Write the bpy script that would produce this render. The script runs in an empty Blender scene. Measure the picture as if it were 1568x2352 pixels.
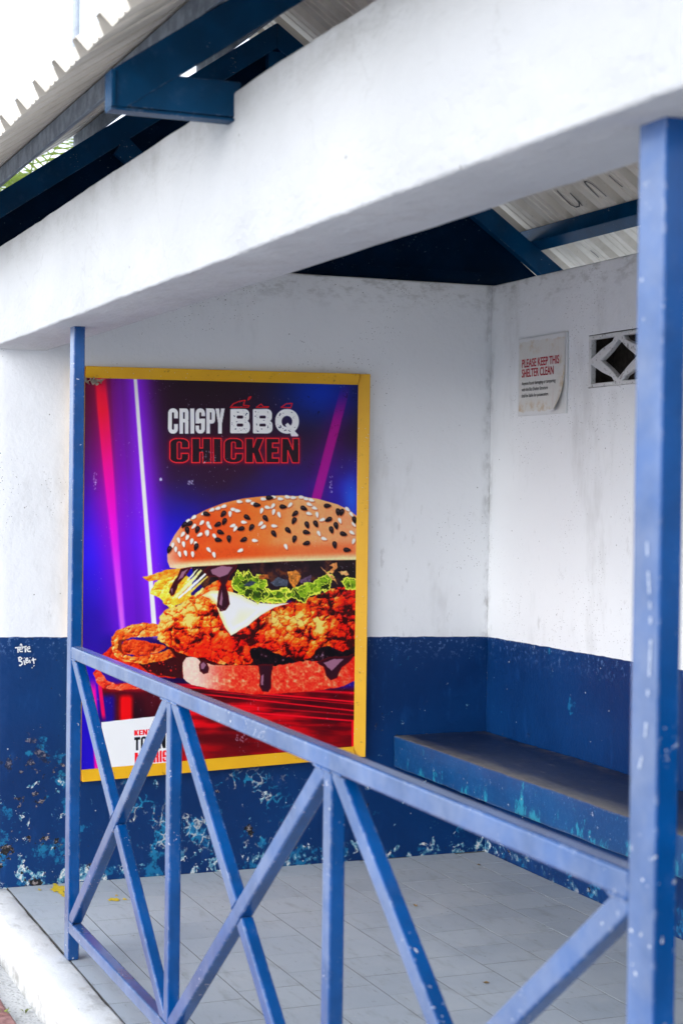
import bpy, bmesh, math, random
import numpy as np
from mathutils import Vector, Matrix, noise as mnoise

random.seed(7)
SC = bpy.context.scene
COL = SC.collection

# ------------------------------------------------------------------ camera
EYE = 1.5                       # eye height above the shelter floor (floor is z = 0)
FPX, YAW, PITCH, ROLL = 3900.0, 0.3857, 0.01565, 0.01237   # in the frame of a 1568 x 2352 picture
def cam_axes():
    c, s = math.cos(YAW), math.sin(YAW)
    fw = Vector((-c*math.cos(PITCH), s*math.cos(PITCH), -math.sin(PITCH)))
    r = fw.cross(Vector((0, 0, 1))).normalized()
    u = r.cross(fw)
    cr, sr = math.cos(ROLL), math.sin(ROLL)
    return r*cr + u*sr, u*cr - r*sr, fw
CR, CU, CF = cam_axes()
CPOS = Vector((0, 0, EYE))
cd = bpy.data.cameras.new('camera')
cam = bpy.data.objects.new('camera', cd)
COL.objects.link(cam)
M = Matrix.Identity(4)
for i in range(3):
    M[i][0], M[i][1], M[i][2], M[i][3] = CR[i], CU[i], -CF[i], CPOS[i]
cam.matrix_world = M
cd.sensor_fit = 'VERTICAL'; cd.sensor_height = 36; cd.sensor_width = 24
cd.lens = FPX/2352*36
cd.clip_start = 0.05; cd.clip_end = 2000
cd.dof.use_dof = True
cd.dof.focus_distance = 6.35
cd.dof.aperture_fstop = 5.6
SC.camera = cam
SC.cycles.use_adaptive_sampling = True
SC.cycles.adaptive_threshold = 0.025

# ------------------------------------------------------------------ sky, sun, exposure
SUN_EL, SUN_AZ = math.radians(22), math.radians(-64)      # azimuth of the sun's direction in the xy plane
w = bpy.data.worlds.new('World'); SC.world = w; w.use_nodes = True
wn, wl = w.node_tree.nodes, w.node_tree.links
bg = wn['Background']
sky = wn.new('ShaderNodeTexSky'); sky.sky_type = 'NISHITA'; sky.sun_disc = False
sky.sun_elevation = SUN_EL
sky.sun_rotation = math.pi/2 - SUN_AZ
sky.air_density = 1.0; sky.dust_density = 2.0; sky.ozone_density = 1.0
hs = wn.new('ShaderNodeHueSaturation'); hs.inputs['Saturation'].default_value = 0.2
wl.new(sky.outputs[0], hs.inputs['Color'])
cloud = wn.new('ShaderNodeMix'); cloud.data_type = 'RGBA'; cloud.inputs[0].default_value = 0.4
cloud.inputs[7].default_value = (8.6, 10.0, 12.2, 1)          # even white overcast over the clear-sky model
wl.new(hs.outputs[0], cloud.inputs[6]); wl.new(cloud.outputs[2], bg.inputs['Color'])
bg.inputs['Strength'].default_value = 0.15
sd = bpy.data.lights.new('sun', 'SUN'); sd.energy = 0.6; sd.angle = math.radians(60); sd.color = (1.0, 0.995, 0.985)
sun = bpy.data.objects.new('sun', sd); COL.objects.link(sun)
sdir = Vector((math.cos(SUN_EL)*math.cos(SUN_AZ), math.cos(SUN_EL)*math.sin(SUN_AZ), math.sin(SUN_EL)))
sun.rotation_euler = sdir.to_track_quat('Z', 'Y').to_euler()
sun.location = (2, -6, 9)
vs = SC.view_settings
vs.view_transform = 'Standard'; vs.look = 'None'; vs.gamma = 1; vs.exposure = 0.9
vs.use_curve_mapping = False

# ------------------------------------------------------------------ pixel -> place helpers
def ray(px, py):
    return CR*((px-784)/FPX) + CU*((1176-py)/FPX) + CF
def on_x(px, py, X): d = ray(px, py); return CPOS + d*((X-CPOS.x)/d.x)
def on_y(px, py, Y): d = ray(px, py); return CPOS + d*((Y-CPOS.y)/d.y)

# ------------------------------------------------------------------ main dimensions (metres)
XW = -6.246          # inner face of the end wall that carries the poster
YB = 3.188           # inner face of the back wall
XE = 1.20            # the shelter goes on past the right edge of the picture to here
WT = 0.15            # wall thickness
ZT = 2.33            # top of walls and of the front beam
ZU = 1.985           # underside of the front beam
YF0, YF1 = 1.14, 1.355   # front beam, street face and inner face
YR, TAN = 2.25, 0.69     # ridge line and roof slope
ZRAFT = lambda y: 3.302 - TAN*abs(y-YR)     # top edge of the rafters
HP = 0.060           # height of sheet underside above rafter tops, measured plumb

# ------------------------------------------------------------------ object helpers
def link(o, parent=None):
    COL.objects.link(o)
    if parent is not None: o.parent = parent
    return o
def tag(o, label=None, cat=None, group=None, kind=None):
    if label: o['label'] = label
    if cat: o['category'] = cat
    if group: o['group'] = group
    if kind: o['kind'] = kind
    return o
def wloc(o):
    v = Vector((0, 0, 0))
    while o is not None: v += o.location; o = o.parent
    return v
def empty(name, loc, parent=None):
    o = bpy.data.objects.new(name, None); o.empty_display_size = 0.2
    o.location = Vector(loc) - (wloc(parent) if parent else Vector((0, 0, 0)))
    return link(o, parent)
def mesh_obj(name, verts, faces, mat, parent=None, origin=None, smooth=False):
    """verts in world coordinates"""
    vv = [Vector(v) for v in verts]
    if origin is None:
        lo = [min(v[i] for v in vv) for i in range(3)]; hi = [max(v[i] for v in vv) for i in range(3)]
        origin = Vector(((lo[0]+hi[0])/2, (lo[1]+hi[1])/2, lo[2]))
    origin = Vector(origin)
    me = bpy.data.meshes.new(name)
    me.from_pydata([v-origin for v in vv], [], faces)
    me.validate(); me.update()
    if smooth: me.polygons.foreach_set('use_smooth', [True]*len(me.polygons))
    if mat is not None: me.materials.append(mat)
    o = bpy.data.objects.new(name, me)
    o.location = origin - (wloc(parent) if parent else Vector((0, 0, 0)))
    return link(o, parent)
def bm_obj(name, bm, mat, parent=None, origin=None, smooth=False):
    bm.normal_update()
    vs_ = [v.co.copy() for v in bm.verts]; bm.verts.index_update()
    fs = [[v.index for v in f.verts] for f in bm.faces]
    bm.free()
    return mesh_obj(name, vs_, fs, mat, parent, origin, smooth)
def bm_box(x0, x1, y0, y1, z0, z1, bevel=0.0, seg=2, bm=None):
    own = bm is None
    b = bmesh.new() if own else bm
    vs_ = [b.verts.new(p) for p in ((x0,y0,z0),(x1,y0,z0),(x1,y1,z0),(x0,y1,z0),(x0,y0,z1),(x1,y0,z1),(x1,y1,z1),(x0,y1,z1))]
    fc = [b.faces.new([vs_[i] for i in f]) for f in ((3,2,1,0),(4,5,6,7),(0,1,5,4),(1,2,6,5),(2,3,7,6),(3,0,4,7))]
    if bevel:
        ed = {e for f in fc for e in f.edges}
        bmesh.ops.bevel(b, geom=list(ed), offset=bevel, segments=seg, affect='EDGES', profile=0.5)
    return b
def box(name, x0, x1, y0, y1, z0, z1, mat, parent=None, bevel=0.0, seg=2):
    return bm_obj(name, bm_box(x0, x1, y0, y1, z0, z1, bevel, seg), mat, parent)
def prism(name, poly, axis, a0, a1, mat, parent=None, bevel=0.0):
    """poly: list of 2-d points; axis 'x': (y,z), axis 'y': (x,z)"""
    def P(q, a): return (a, q[0], q[1]) if axis == 'x' else (q[0], a, q[1])
    b = bmesh.new()
    A = [b.verts.new(P(q, a0)) for q in poly]; B = [b.verts.new(P(q, a1)) for q in poly]
    b.faces.new(A); b.faces.new(B[::-1])
    n = len(poly)
    for i in range(n): b.faces.new([A[i], B[i], B[(i+1) % n], A[(i+1) % n]])
    bmesh.ops.recalc_face_normals(b, faces=b.faces[:])
    if bevel: bmesh.ops.bevel(b, geom=b.edges[:], offset=bevel, segments=2, affect='EDGES', profile=0.5)
    return bm_obj(name, b, mat, parent)
def rough_box(name, x0, x1, y0, y1, z0, z1, mat, parent=None, cell=0.06, amp=0.004, r=0.008, edge_amp=0.0, seed=0.0):
    """plastered block: subdivided faces, rounded arrises, hand-trowelled unevenness"""
    dims = (x1-x0, y1-y0, z1-z0)
    n = [max(2, int(d/cell)) for d in dims]
    key = {}; verts = []; faces = []
    def ax(i, k, lo, hi):       # squeezes rows towards the arrises
        m = n[i]
        if k == 0: return lo
        if k == m: return hi
        if m == 2: return (lo+hi)/2
        if k == 1: return lo+r
        if k == m-1: return hi-r
        return lo+r + (hi-lo-2*r)*(k-1)/(m-2)
    lo = (x0, y0, z0); hi = (x1, y1, z1)
    for i in range(3):
        if n[i] < 4: n[i] = 4
    def vid(k):
        if k in key: return key[k]
        p = Vector([ax(i, k[i], lo[i], hi[i]) for i in range(3)])
        onb = [k[i] in (0, n[i]) for i in range(3)]
        nb = sum(onb)
        if nb >= 2:          # pull arrises in to round them
            for i in range(3):
                if onb[i]: p[i] += (0.3*r if k[i] == 0 else -0.3*r)*(1.6 if nb == 3 else 1)
        nv = mnoise.noise_vector(p*2.3+Vector((seed, 3, 1)))*0.6 + mnoise.noise_vector(p*7+Vector((seed, 0, 5)))*0.4
        d = nv*amp
        if nb >= 2 and edge_amp: d += mnoise.noise_vector(p*11+Vector((9, seed, 2)))*edge_amp + mnoise.noise_vector(p*30+Vector((9, seed, 2)))*edge_amp*.4
        key[k] = len(verts); verts.append(p+d); return key[k]
    for a in range(3):
        b, c = (a+1) % 3, (a+2) % 3
        for side in (0, n[a]):
            for i in range(n[b]):
                for j in range(n[c]):
                    q = []
                    for (di, dj) in ((0,0),(1,0),(1,1),(0,1)):
                        k = [0,0,0]; k[a] = side; k[b] = i+di; k[c] = j+dj; q.append(vid(tuple(k)))
                    faces.append(q if side else q[::-1])
    return mesh_obj(name, verts, faces, mat, parent, smooth=True)
def ribbon(points, width, frame):
    """flat painted stroke: polyline of 3-d points, frame = (normal)"""
    nrm = Vector(frame); V = []; F = []
    pts = [Vector(p) for p in points]
    for i, p in enumerate(pts):
        t = (pts[min(i+1, len(pts)-1)] - pts[max(i-1, 0)]).normalized()
        s = nrm.cross(t).normalized()*(width*0.5*(0.8+0.4*random.random()))
        V += [p-s, p+s]
        if i: F.append([2*i-2, 2*i, 2*i+1, 2*i-1])
    return V, F
def strokes(name, lines, width, nrm, mat, parent):
    V = []; F = []
    for l in lines:
        v, f = ribbon(l, width, nrm); o = len(V); V += v; F += [[k+o for k in q] for q in f]
    return mesh_obj(name, V, F, mat, parent)

# ------------------------------------------------------------------ node helpers
class G:
    def __init__(s, name):
        s.m = bpy.data.materials.new(name); s.m.use_nodes = True
        s.t = s.m.node_tree; s.n = s.t.nodes; s.b = s.n['Principled BSDF']
        s.pos = s.new('ShaderNodeNewGeometry').outputs['Position']
    def new(s, t, **kw):
        k = s.n.new(t)
        for a, v in kw.items(): setattr(k, a, v)
        return k
    def put(s, sock, v):
        if v is None: return
        if isinstance(v, bpy.types.NodeSocket): s.t.links.new(v, sock)
        else:
            if sock.type == 'RGBA' and len(v) == 3: v = (*v, 1)
            sock.default_value = v
    def set(s, **kw):
        for a, v in kw.items(): s.put(s.b.inputs[a.replace('_', ' ')], v)
        return s
    def math(s, op, a, b=None, c=None, clamp=False):
        k = s.new('ShaderNodeMath', operation=op, use_clamp=clamp)
        s.put(k.inputs[0], a); s.put(k.inputs[1], b); s.put(k.inputs[2], c); return k.outputs[0]
    def add(s, a, b): return s.math('ADD', a, b)
    def mul(s, a, b): return s.math('MULTIPLY', a, b)
    def sub(s, a, b): return s.math('SUBTRACT', a, b)
    def inv(s, a): return s.math('SUBTRACT', 1.0, a)
    def step(s, v, lo, hi):         # smooth 0..1 between lo and hi
        k = s.new('ShaderNodeMapRange', interpolation_type='SMOOTHSTEP')
        s.put(k.inputs[0], v); s.put(k.inputs[1], lo); s.put(k.inputs[2], hi); return k.outputs[0]
    def vmul(s, v, xyz):
        k = s.new('ShaderNodeVectorMath', operation='MULTIPLY'); s.put(k.inputs[0], v); s.put(k.inputs[1], xyz); return k.outputs[0]
    def xyz(s, v=None):
        k = s.new('ShaderNodeSeparateXYZ'); s.put(k.inputs[0], v or s.pos); return k.outputs
    def noise(s, scale, detail=4, rough=.55, vec=None, dist=0, out=0):
        k = s.new('ShaderNodeTexNoise'); s.put(k.inputs['Vector'], vec or s.pos)
        k.inputs['Scale'].default_value = scale; k.inputs['Detail'].default_value = detail
        k.inputs['Roughness'].default_value = rough; k.inputs['Distortion'].default_value = dist
        return k.outputs[out]
    def vor(s, scale, feature='F1', vec=None, out='Distance', rnd=1.0):
        k = s.new('ShaderNodeTexVoronoi', feature=feature); s.put(k.inputs['Vector'], vec or s.pos)
        k.inputs['Scale'].default_value = scale; k.inputs['Randomness'].default_value = rnd
        return k.outputs[out]
    def mix(s, f, a, b):
        k = s.new('ShaderNodeMix', data_type='RGBA'); s.put(k.inputs[0], f); s.put(k.inputs[6], a); s.put(k.inputs[7], b); return k.outputs[2]
    def bump(s, h, strength=.3, dist=.01):
        k = s.new('ShaderNodeBump'); k.inputs['Strength'].default_value = strength; k.inputs['Distance'].default_value = dist
        s.put(k.inputs['Height'], h); s.t.links.new(k.outputs[0], s.b.inputs['Normal']); return s
    def edge(s, radius=.004):       # 1 on arrises
        k = s.new('ShaderNodeBevel', samples=2); k.inputs[0].default_value = radius
        g = s.new('ShaderNodeNewGeometry')
        d = s.new('ShaderNodeVectorMath', operation='DOT_PRODUCT')
        s.t.links.new(k.outputs[0], d.inputs[0]); s.t.links.new(g.outputs['Normal'], d.inputs[1])
        return s.inv(d.outputs['Value'])

# ------------------------------------------------------------------ materials
WHITE = (0.85, 0.865, 0.885)
BLUE = (0.0002, 0.062, 0.240)
TURQ = (0.015, 0.24, 0.36)

def mat_wall():
    g = G('painted_wall'); x, y, z = g.xyz()
    big = g.noise(1.6, 4); 
    white = g.mix(g.step(big, .35, .7), (0.81, 0.825, 0.85), WHITE)
    white = g.mix(g.mul(g.step(g.noise(3.2, 5, .7, g.vmul(g.pos, (1, 1, .35))), .52, .72), .55), white, (0.60, 0.605, 0.61))
    # dirt trails near the top course
    top = g.mul(g.step(z, 2.16, 2.33), g.step(g.noise(14, 5, .7, g.vmul(g.pos, (1, 1, 2.2))), .47, .66))
    white = g.mix(g.mul(top, .5), white, (0.36, 0.355, 0.34))
    # soot caught in the inner corner
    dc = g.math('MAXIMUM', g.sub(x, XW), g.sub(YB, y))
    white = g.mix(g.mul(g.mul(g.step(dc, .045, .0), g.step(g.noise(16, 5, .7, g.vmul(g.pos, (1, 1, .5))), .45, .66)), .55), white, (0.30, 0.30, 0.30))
    # pin holes in the plaster
    pit = g.mul(g.step(g.vor(95), .20, .10), g.step(g.noise(2.4, 3), .50, .60))
    pit = g.mul(pit, g.step(g.noise(30, 2), .44, .52))
    white = g.mix(g.mul(pit, .85), white, (0.16, 0.15, 0.14))
    speck = g.mul(g.step(g.vor(17), .055, .03), g.step(g.noise(5, 2), .45, .5))
    white = g.mix(g.mul(speck, .8), white, (0.12, 0.11, 0.10))
    # scuffs low on the white
    sc = g.mul(g.step(g.noise(22, 5, .7, g.vmul(g.pos, (1, 1, .4))), .60, .70), g.step(z, 1.9, 1.0))
    white = g.mix(g.mul(sc, .4), white, (0.45, 0.45, 0.45))
    # blue dado
    line = g.add(g.add(.885, g.mul(g.sub(YB, y), .0208)), g.mul(g.sub(x, XW), .009))
    line = g.add(line, g.mul(g.sub(g.noise(13, 3), .5), .010))
    band = g.step(g.sub(line, z), -.0015, .0015)
    blue = g.mix(g.step(g.noise(2.2, 5), .35, .7), (0.0006, 0.025, 0.115), (0.0008, 0.037, 0.155))
    blue = g.mix(g.mul(g.step(g.noise(18, 5, .65, g.vmul(g.pos, (1, 1, .35))), .55, .75), .25), blue, (0.012, 0.09, 0.32))
    thin = g.mul(g.step(g.sub(line, z), .11, .0), g.step(g.noise(60, 4, .7), .57, .62))
    blue = g.mix(g.mul(thin, .6), blue, (0.12, 0.22, 0.45))
    # flaking: nearer the ground and outside the railing more is lost
    low = g.step(z, .48, .0); lowest = g.step(z, .11, .02)
    out = g.step(y, 1.60, 1.42)
    outz = g.mul(out, g.mul(g.step(z, .66, .55), 1.0))
    n1 = g.noise(6.5, 5, .68); n2 = g.noise(15, 5, .72, dist=.4); n3 = g.noise(34, 5, .7)
    mid = g.mul(g.mul(g.step(y, 1.55, 1.75), g.step(y, 2.45, 2.15)), g.mul(g.step(z, .42, .33), g.step(z, .06, .14)))
    t1 = g.add(n1, g.add(g.mul(low, .10), g.add(g.mul(outz, .06), g.mul(mid, .05))))
    turq = g.mul(g.step(t1, .665, .71), g.step(n3, .40, .54))
    blue = g.mix(g.mul(turq, .85), blue, g.mix(g.noise(25, 3), (0.004, 0.10, 0.34), TURQ))
    # net of cracks
    wv = g.new('ShaderNodeVectorMath', operation='ADD')
    g.put(wv.inputs[0], g.pos); nv = g.noise(12, 3, out=1); g.put(wv.inputs[1], g.vmul(nv, (.05, .05, .05)))
    net = g.step(g.vor(30, 'DISTANCE_TO_EDGE', wv.outputs[0]), .13, .04)
    netm = g.mul(net, g.mul(mid, g.step(g.add(n1, g.mul(n3, .3)), .66, .75)))
    blue = g.mix(g.mul(netm, .75), blue, g.mix(g.step(n2, .5, .56), (0.02, 0.32, 0.55), (0.55, 0.57, 0.55)))
    t2 = g.add(n2, g.add(g.mul(low, .045), g.add(g.mul(lowest, .085), g.mul(outz, .035))))
    chip = g.mul(g.mul(g.step(t2, .668, .683), g.step(n3, .42, .50)), g.math('MULTIPLY_ADD', g.step(x, -6.0, -6.2), .65, .35))
    blue = g.mix(chip, blue, g.mix(g.step(n3, .50, .60), (0.10, 0.30, 0.42), (0.66, 0.67, 0.66)))
    t3 = g.add(g.noise(8, 5, .7, g.vmul(g.pos, (1, 1, 1.25))), g.mul(outz, .085))
    blk = g.mul(g.step(t3, .655, .665), g.step(z, .9, .1))
    blk = g.mul(blk, g.step(z, .64, .58))
    blue = g.mix(blk, blue, g.mix(g.step(g.noise(60, 5, .75), .50, .60), (0.012, 0.012, 0.014), (0.30, 0.25, 0.24)))
    dots = g.mul(g.step(g.vor(22), .07, .045), g.step(g.noise(3.2, 2), .50, .56))
    blue = g.mix(dots, blue, g.mix(g.step(g.noise(9, 2), .48, .52), (0.02, 0.02, 0.02), (0.6, 0.62, 0.62)))
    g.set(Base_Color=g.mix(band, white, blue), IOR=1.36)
    rough = g.math('MULTIPLY_ADD', band, -.42, .85)
    g.set(Roughness=g.add(rough, g.mul(g.math('MAXIMUM', chip, blk), .35)))
    hgt = g.add(g.mul(g.noise(11, 3), 1.0), g.mul(g.noise(75, 2), .28))
    g.bump(hgt, .55, .006)
    return g.m

def mat_plaster():
    g = G('white_plaster'); x, y, z = g.xyz()
    c = g.mix(g.step(g.noise(2.0, 4), .35, .7), (0.53, 0.537, 0.55), (0.58, 0.587, 0.60))
    up = g.mul(g.step(z, 2.20, 2.34), g.step(g.noise(9, 5, .7), .42, .66))
    c = g.mix(g.mul(up, .4), c, (0.36, 0.355, 0.345))
    c = g.mix(g.mul(g.step(g.noise(11, 5, .7, g.vmul(g.pos, (1, 1, .3))), .60, .74), .4), c, (0.52, 0.52, 0.52))
    c = g.mix(g.mul(g.step(g.vor(13), .06, .03), g.step(g.noise(4, 2), .48, .55)), c, (0.25, 0.24, 0.23))
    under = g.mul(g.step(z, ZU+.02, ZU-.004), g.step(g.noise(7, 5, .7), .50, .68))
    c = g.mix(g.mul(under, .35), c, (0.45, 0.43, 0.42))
    wv = g.new('ShaderNodeVectorMath', operation='ADD'); g.put(wv.inputs[0], g.pos)
    g.put(wv.inputs[1], g.vmul(g.noise(5, 4, .7, out=1), (.25, .25, .25)))
    ck = g.mul(g.step(g.vor(2.6, 'DISTANCE_TO_EDGE', wv.outputs[0]), .012, .003), g.step(g.noise(3, 2), .50, .58))
    c = g.mix(g.mul(ck, .16), c, (0.30, 0.29, 0.28))
    drip = g.mul(g.step(g.noise(9, 4, .7, g.vmul(g.pos, (2.2, 1, .12))), .56, .70), g.step(z, 2.02, 2.30))
    c = g.mix(g.mul(drip, .14), c, (0.48, 0.475, 0.46))
    g.set(Base_Color=c, Roughness=.8)
    g.bump(g.add(g.mul(g.noise(6, 4, .6, g.vmul(g.pos, (.6, 1, 1.4))), 1.4), g.add(g.mul(g.noise(24, 3), .5), g.mul(g.noise(110, 2), .14))), .8, .012)
    return g.m

def mat_steel(name, col=BLUE, rough=.30, chips=1.0, dusty=.05, coat=1.0, street=1.0):
    g = G(name); x, y, z = g.xyz()
    n = g.noise(7, 5)
    c = g.mix(g.step(n, .35, .7), tuple(v*.82 for v in col), tuple(v*1.2 for v in col))
    c = g.mix(g.mul(g.step(g.noise(19, 5, .7), .54, .72), dusty), c, (0.22, 0.27, 0.38))
    # paler, patchy street faces: reflected sky and ground light put into the colour
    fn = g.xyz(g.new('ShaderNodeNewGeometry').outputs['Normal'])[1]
    painted_sheen = g.mul(g.step(fn, -.80, -.97), g.math('MULTIPLY_ADD', g.step(g.noise(6, 5, .65), .30, .72), .20, .12))
    c = g.mix(g.mul(painted_sheen, street), c, (0.40, 0.43, 0.50))
    # flaked spots of old undercoat
    wv = g.new('ShaderNodeVectorMath', operation='ADD'); g.put(wv.inputs[0], g.pos)
    g.put(wv.inputs[1], g.vmul(g.noise(40, 2, out=1), (.030, .030, .030)))
    d1 = g.mul(g.step(g.vor(48, vec=wv.outputs[0]), .17, .11), g.step(g.noise(4.5, 4, .6), .56, .62))
    d2 = g.mul(g.step(g.vor(120, vec=wv.outputs[0]), .22, .12), g.step(g.noise(9, 3, .6), .60, .64))
    e = g.mul(g.step(g.edge(.005), .03, .13), g.step(g.noise(45, 5, .7), .52, .60))
    ch = g.math('MULTIPLY', g.math('MAXIMUM', g.math('MAXIMUM', d1, d2), g.mul(e, .5)), chips, clamp=True)
    c = g.mix(ch, c, g.mix(g.step(g.noise(33, 2), .45, .6), (0.62, 0.64, 0.66), (0.36, 0.38, 0.42)))
    g.set(Base_Color=c, Roughness=g.add(g.math('MULTIPLY_ADD', g.noise(14, 4), .22, rough-.10), g.mul(ch, .3)))
    g.set(Specular_IOR_Level=0.0, Coat_Weight=coat, Coat_Roughness=.20, Coat_IOR=1.55, Sheen_Weight=coat*.15, Sheen_Roughness=.25, Sheen_Tint=(.92, .95, 1.0))
    g.bump(g.add(g.mul(g.noise(60, 2), .4), g.mul(g.noise(13, 2), .6)), .25, .003)
    return g.m

def mat_galv():
    g = G('galvanised_sheet')
    n = g.noise(5, 5, .65)
    c = g.mix(g.step(n, .35, .7), (0.64, 0.58, 0.49), (0.76, 0.70, 0.61))
    c = g.mix(g.mul(g.step(g.noise(2.2, 5, .7), .5, .7), .5), c, (0.40, 0.37, 0.31))
    c = g.mix(g.mul(g.step(g.noise(24, 5, .75), .64, .74), .5), c, (0.25, 0.21, 0.18))
    g.set(Base_Color=c, Metallic=.1, Roughness=g.math('MULTIPLY_ADD', g.noise(9, 4), .25, .34))
    g.bump(g.noise(30, 4), .15, .002)
    return g.m
def mat_purlin():
    g = G('weathered_purlin')
    n = g.noise(16, 5, .7)
    c = g.mix(g.step(n, .4, .65), (0.18, 0.22, 0.28), (0.34, 0.40, 0.48))
    c = g.mix(g.mul(g.step(g.noise(38, 5, .75), .62, .70), .5), c, (0.05, 0.05, 0.05))
    g.set(Base_Color=c, Metallic=.2, Roughness=.5)
    g.bump(g.noise(40, 4), .3, .003)
    return g.m
def mat_yellow():
    g = G('yellow_frame_paint')
    c = g.mix(g.noise(8, 5), (0.66, 0.33, 0.002), (0.80, 0.44, 0.004))
    c = g.mix(g.mul(g.step(g.noise(30, 5, .75), .60, .70), .6), c, (0.14, 0.07, 0.01))
    c = g.mix(g.mul(g.step(g.vor(70), .14, .08), g.step(g.noise(9, 2), .5, .56)), c, (0.5, 0.5, 0.48))
    g.set(Base_Color=c, Roughness=.45); g.bump(g.noise(50, 4), .2, .003)
    return g.m
def mat_tile():
    g = G('grey_floor_tile'); x, y, z = g.xyz()
    oi = g.new('ShaderNodeObjectInfo').outputs['Random']
    c = g.mix(oi, (0.37, 0.415, 0.47), (0.42, 0.465, 0.515))
    c = g.mix(g.step(g.noise(2.2, 5, .6), .35, .68), c, (0.45, 0.49, 0.53))
    c = g.mix(g.mul(g.step(g.noise(12, 5, .72, g.vmul(g.pos, (.45, 1.5, 1))), .50, .72), .5), c, (0.27, 0.285, 0.295))
    c = g.mix(g.mul(g.step(g.noise(34, 5, .75, g.vmul(g.pos, (.4, 1.8, 1))), .60, .70), .5), c, (0.12, 0.115, 0.105))
    c = g.mix(g.mul(g.step(g.noise(4.5, 5, .65), .55, .72), .4), c, (0.52, 0.54, 0.55))
    sp = g.mul(g.step(g.vor(26), .085, .05), g.step(g.noise(4, 3), .48, .54))
    c = g.mix(g.mul(sp, .85), c, g.mix(g.step(g.noise(14, 1), .46, .54), (0.05, 0.045, 0.035), (0.62, 0.62, 0.60)))
    g.set(Base_Color=c, Roughness=g.math('MULTIPLY_ADD', g.noise(18, 4), .3, .55), IOR=1.35)
    g.bump(g.add(g.mul(g.noise(24, 5), .6), g.mul(g.noise(120, 3), .2)), .25, .003)
    return g.m
def simple(name, col, rough=.7, var=.3, scale=20, bump=.3, metal=0, col2=None):
    g = G(name)
    a = tuple(v*(1-var) for v in col); b = col2 or tuple(min(1, v*(1+var)) for v in col)
    g.set(Base_Color=g.mix(g.step(g.noise(scale, 5, .65), .32, .68), a, b), Roughness=rough, Metallic=metal)
    if bump: g.bump(g.noise(scale*3, 4), bump, .004)
    return g.m
def mat_kerb():
    g = G('whitewashed_kerb'); x, y, z = g.xyz()
    c = g.mix(g.noise(6, 5), (0.66, 0.655, 0.64), (0.78, 0.775, 0.765))
    c = g.mix(g.mul(g.step(g.noise(9, 5, .72, g.vmul(g.pos, (.7, 1, 1.5))), .48, .66), .7), c, (0.42, 0.405, 0.375))
    dirt = g.mul(g.step(z, -.06, -.15), g.step(g.noise(16, 5, .7), .36, .70))
    c = g.mix(g.mul(dirt, .8), c, (0.20, 0.19, 0.165))
    c = g.mix(g.mul(g.step(g.vor(30), .08, .04), g.step(g.noise(7, 2), .5, .56)), c, (0.07, 0.065, 0.05))
    rust = g.mul(g.step(g.noise(7, 5, .7), .56, .68), g.step(y, 1.15, 1.22))
    c = g.mix(g.mul(rust, .5), c, (0.52, 0.42, 0.29))
    g.set(Base_Color=c, Roughness=.85)
    g.bump(g.add(g.mul(g.noise(18, 5), .8), g.mul(g.noise(90, 3), .25)), .6, .008)
    return g.m
def mat_bench():
    g = G('bench_paint'); x, y, z = g.xyz()
    g2 = g.new('ShaderNodeNewGeometry'); nz = g.xyz(g2.outputs['Normal'])[2]
    topf = g.step(nz, .5, .9)
    n = g.noise(11, 5, .65); 
    face = g.mix(g.step(g.noise(3, 4), .35, .7), (0.0015, 0.047, 0.165), (0.002, 0.068, 0.215))
    face = g.mix(g.mul(g.step(g.add(g.noise(15, 5, .75, g.vmul(g.pos, (1, 1, .5))), g.mul(g.step(z, .47, .37), .10)), .60, .70), .8), face, (0.02, 0.30, 0.42))
    face = g.mix(g.mul(g.step(g.noise(70, 4, .8), .58, .66), .35), face, (0.10, 0.26, 0.50))
    face = g.mix(g.mul(g.step(g.noise(30, 5, .75), .655, .67), 1.0), face, (0.33, 0.36, 0.46))
    top = g.mix(g.step(n, .4, .66), (0.002, 0.012, 0.048), (0.005, 0.020, 0.072))
    top = g.mix(g.mul(g.step(g.noise(28, 5, .75, g.vmul(g.pos, (.3, 1, 1))), .58, .70), .45), top, (0.16, 0.15, 0.15))
    # rubbed bare along the front edge where people sit
    rub = g.step(g.add(y, g.mul(g.noise(8, 5, .7, g.vmul(g.pos, (.5, 1, 1))), -.16)), 2.785, 2.70)
    top = g.mix(g.mul(rub, .85), top, g.mix(g.noise(60, 4), (0.08, 0.077, 0.075), (0.16, 0.148, 0.138)))
    bk = g.mul(g.step(y, 3.10, 3.18), g.step(g.noise(14, 5), .40, .60))
    top = g.mix(g.mul(bk, .7), top, (0.14, 0.12, 0.11))
    c = g.mix(topf, face, top)
    ed = g.mul(g.step(g.edge(.008), .02, .10), g.step(g.noise(35, 5, .7), .38, .52))
    c = g.mix(g.mul(ed, .8), c, (0.26, 0.23, 0.19))
    g.set(Base_Color=c, Roughness=g.math('MULTIPLY_ADD', n, .25, .33))
    g.bump(g.add(g.mul(g.noise(9, 4), .7), g.mul(g.noise(60, 4), .3)), .4, .006)
    return g.m
def mat_ground():
    g = G('street_ground'); x, y, z = g.xyz()
    c = g.mix(g.step(g.noise(1.3, 5, .65), .35, .68), (0.47, 0.47, 0.465), (0.60, 0.595, 0.585))
    c = g.mix(g.mul(g.step(g.vor(60), .30, .15), .6), c, (0.12, 0.115, 0.105))
    c = g.mix(g.mul(g.step(g.noise(40, 5, .8), .55, .65), .6), c, (0.42, 0.40, 0.38))
    c = g.mix(g.mul(g.step(g.noise(6, 5, .7), .58, .68), .35), c, (0.10, 0.12, 0.05))
    g.set(Base_Color=c, Roughness=.9)
    g.bump(g.add(g.noise(50, 5, .7), g.mul(g.vor(70), .6)), .8, .01)
    return g.m
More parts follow.
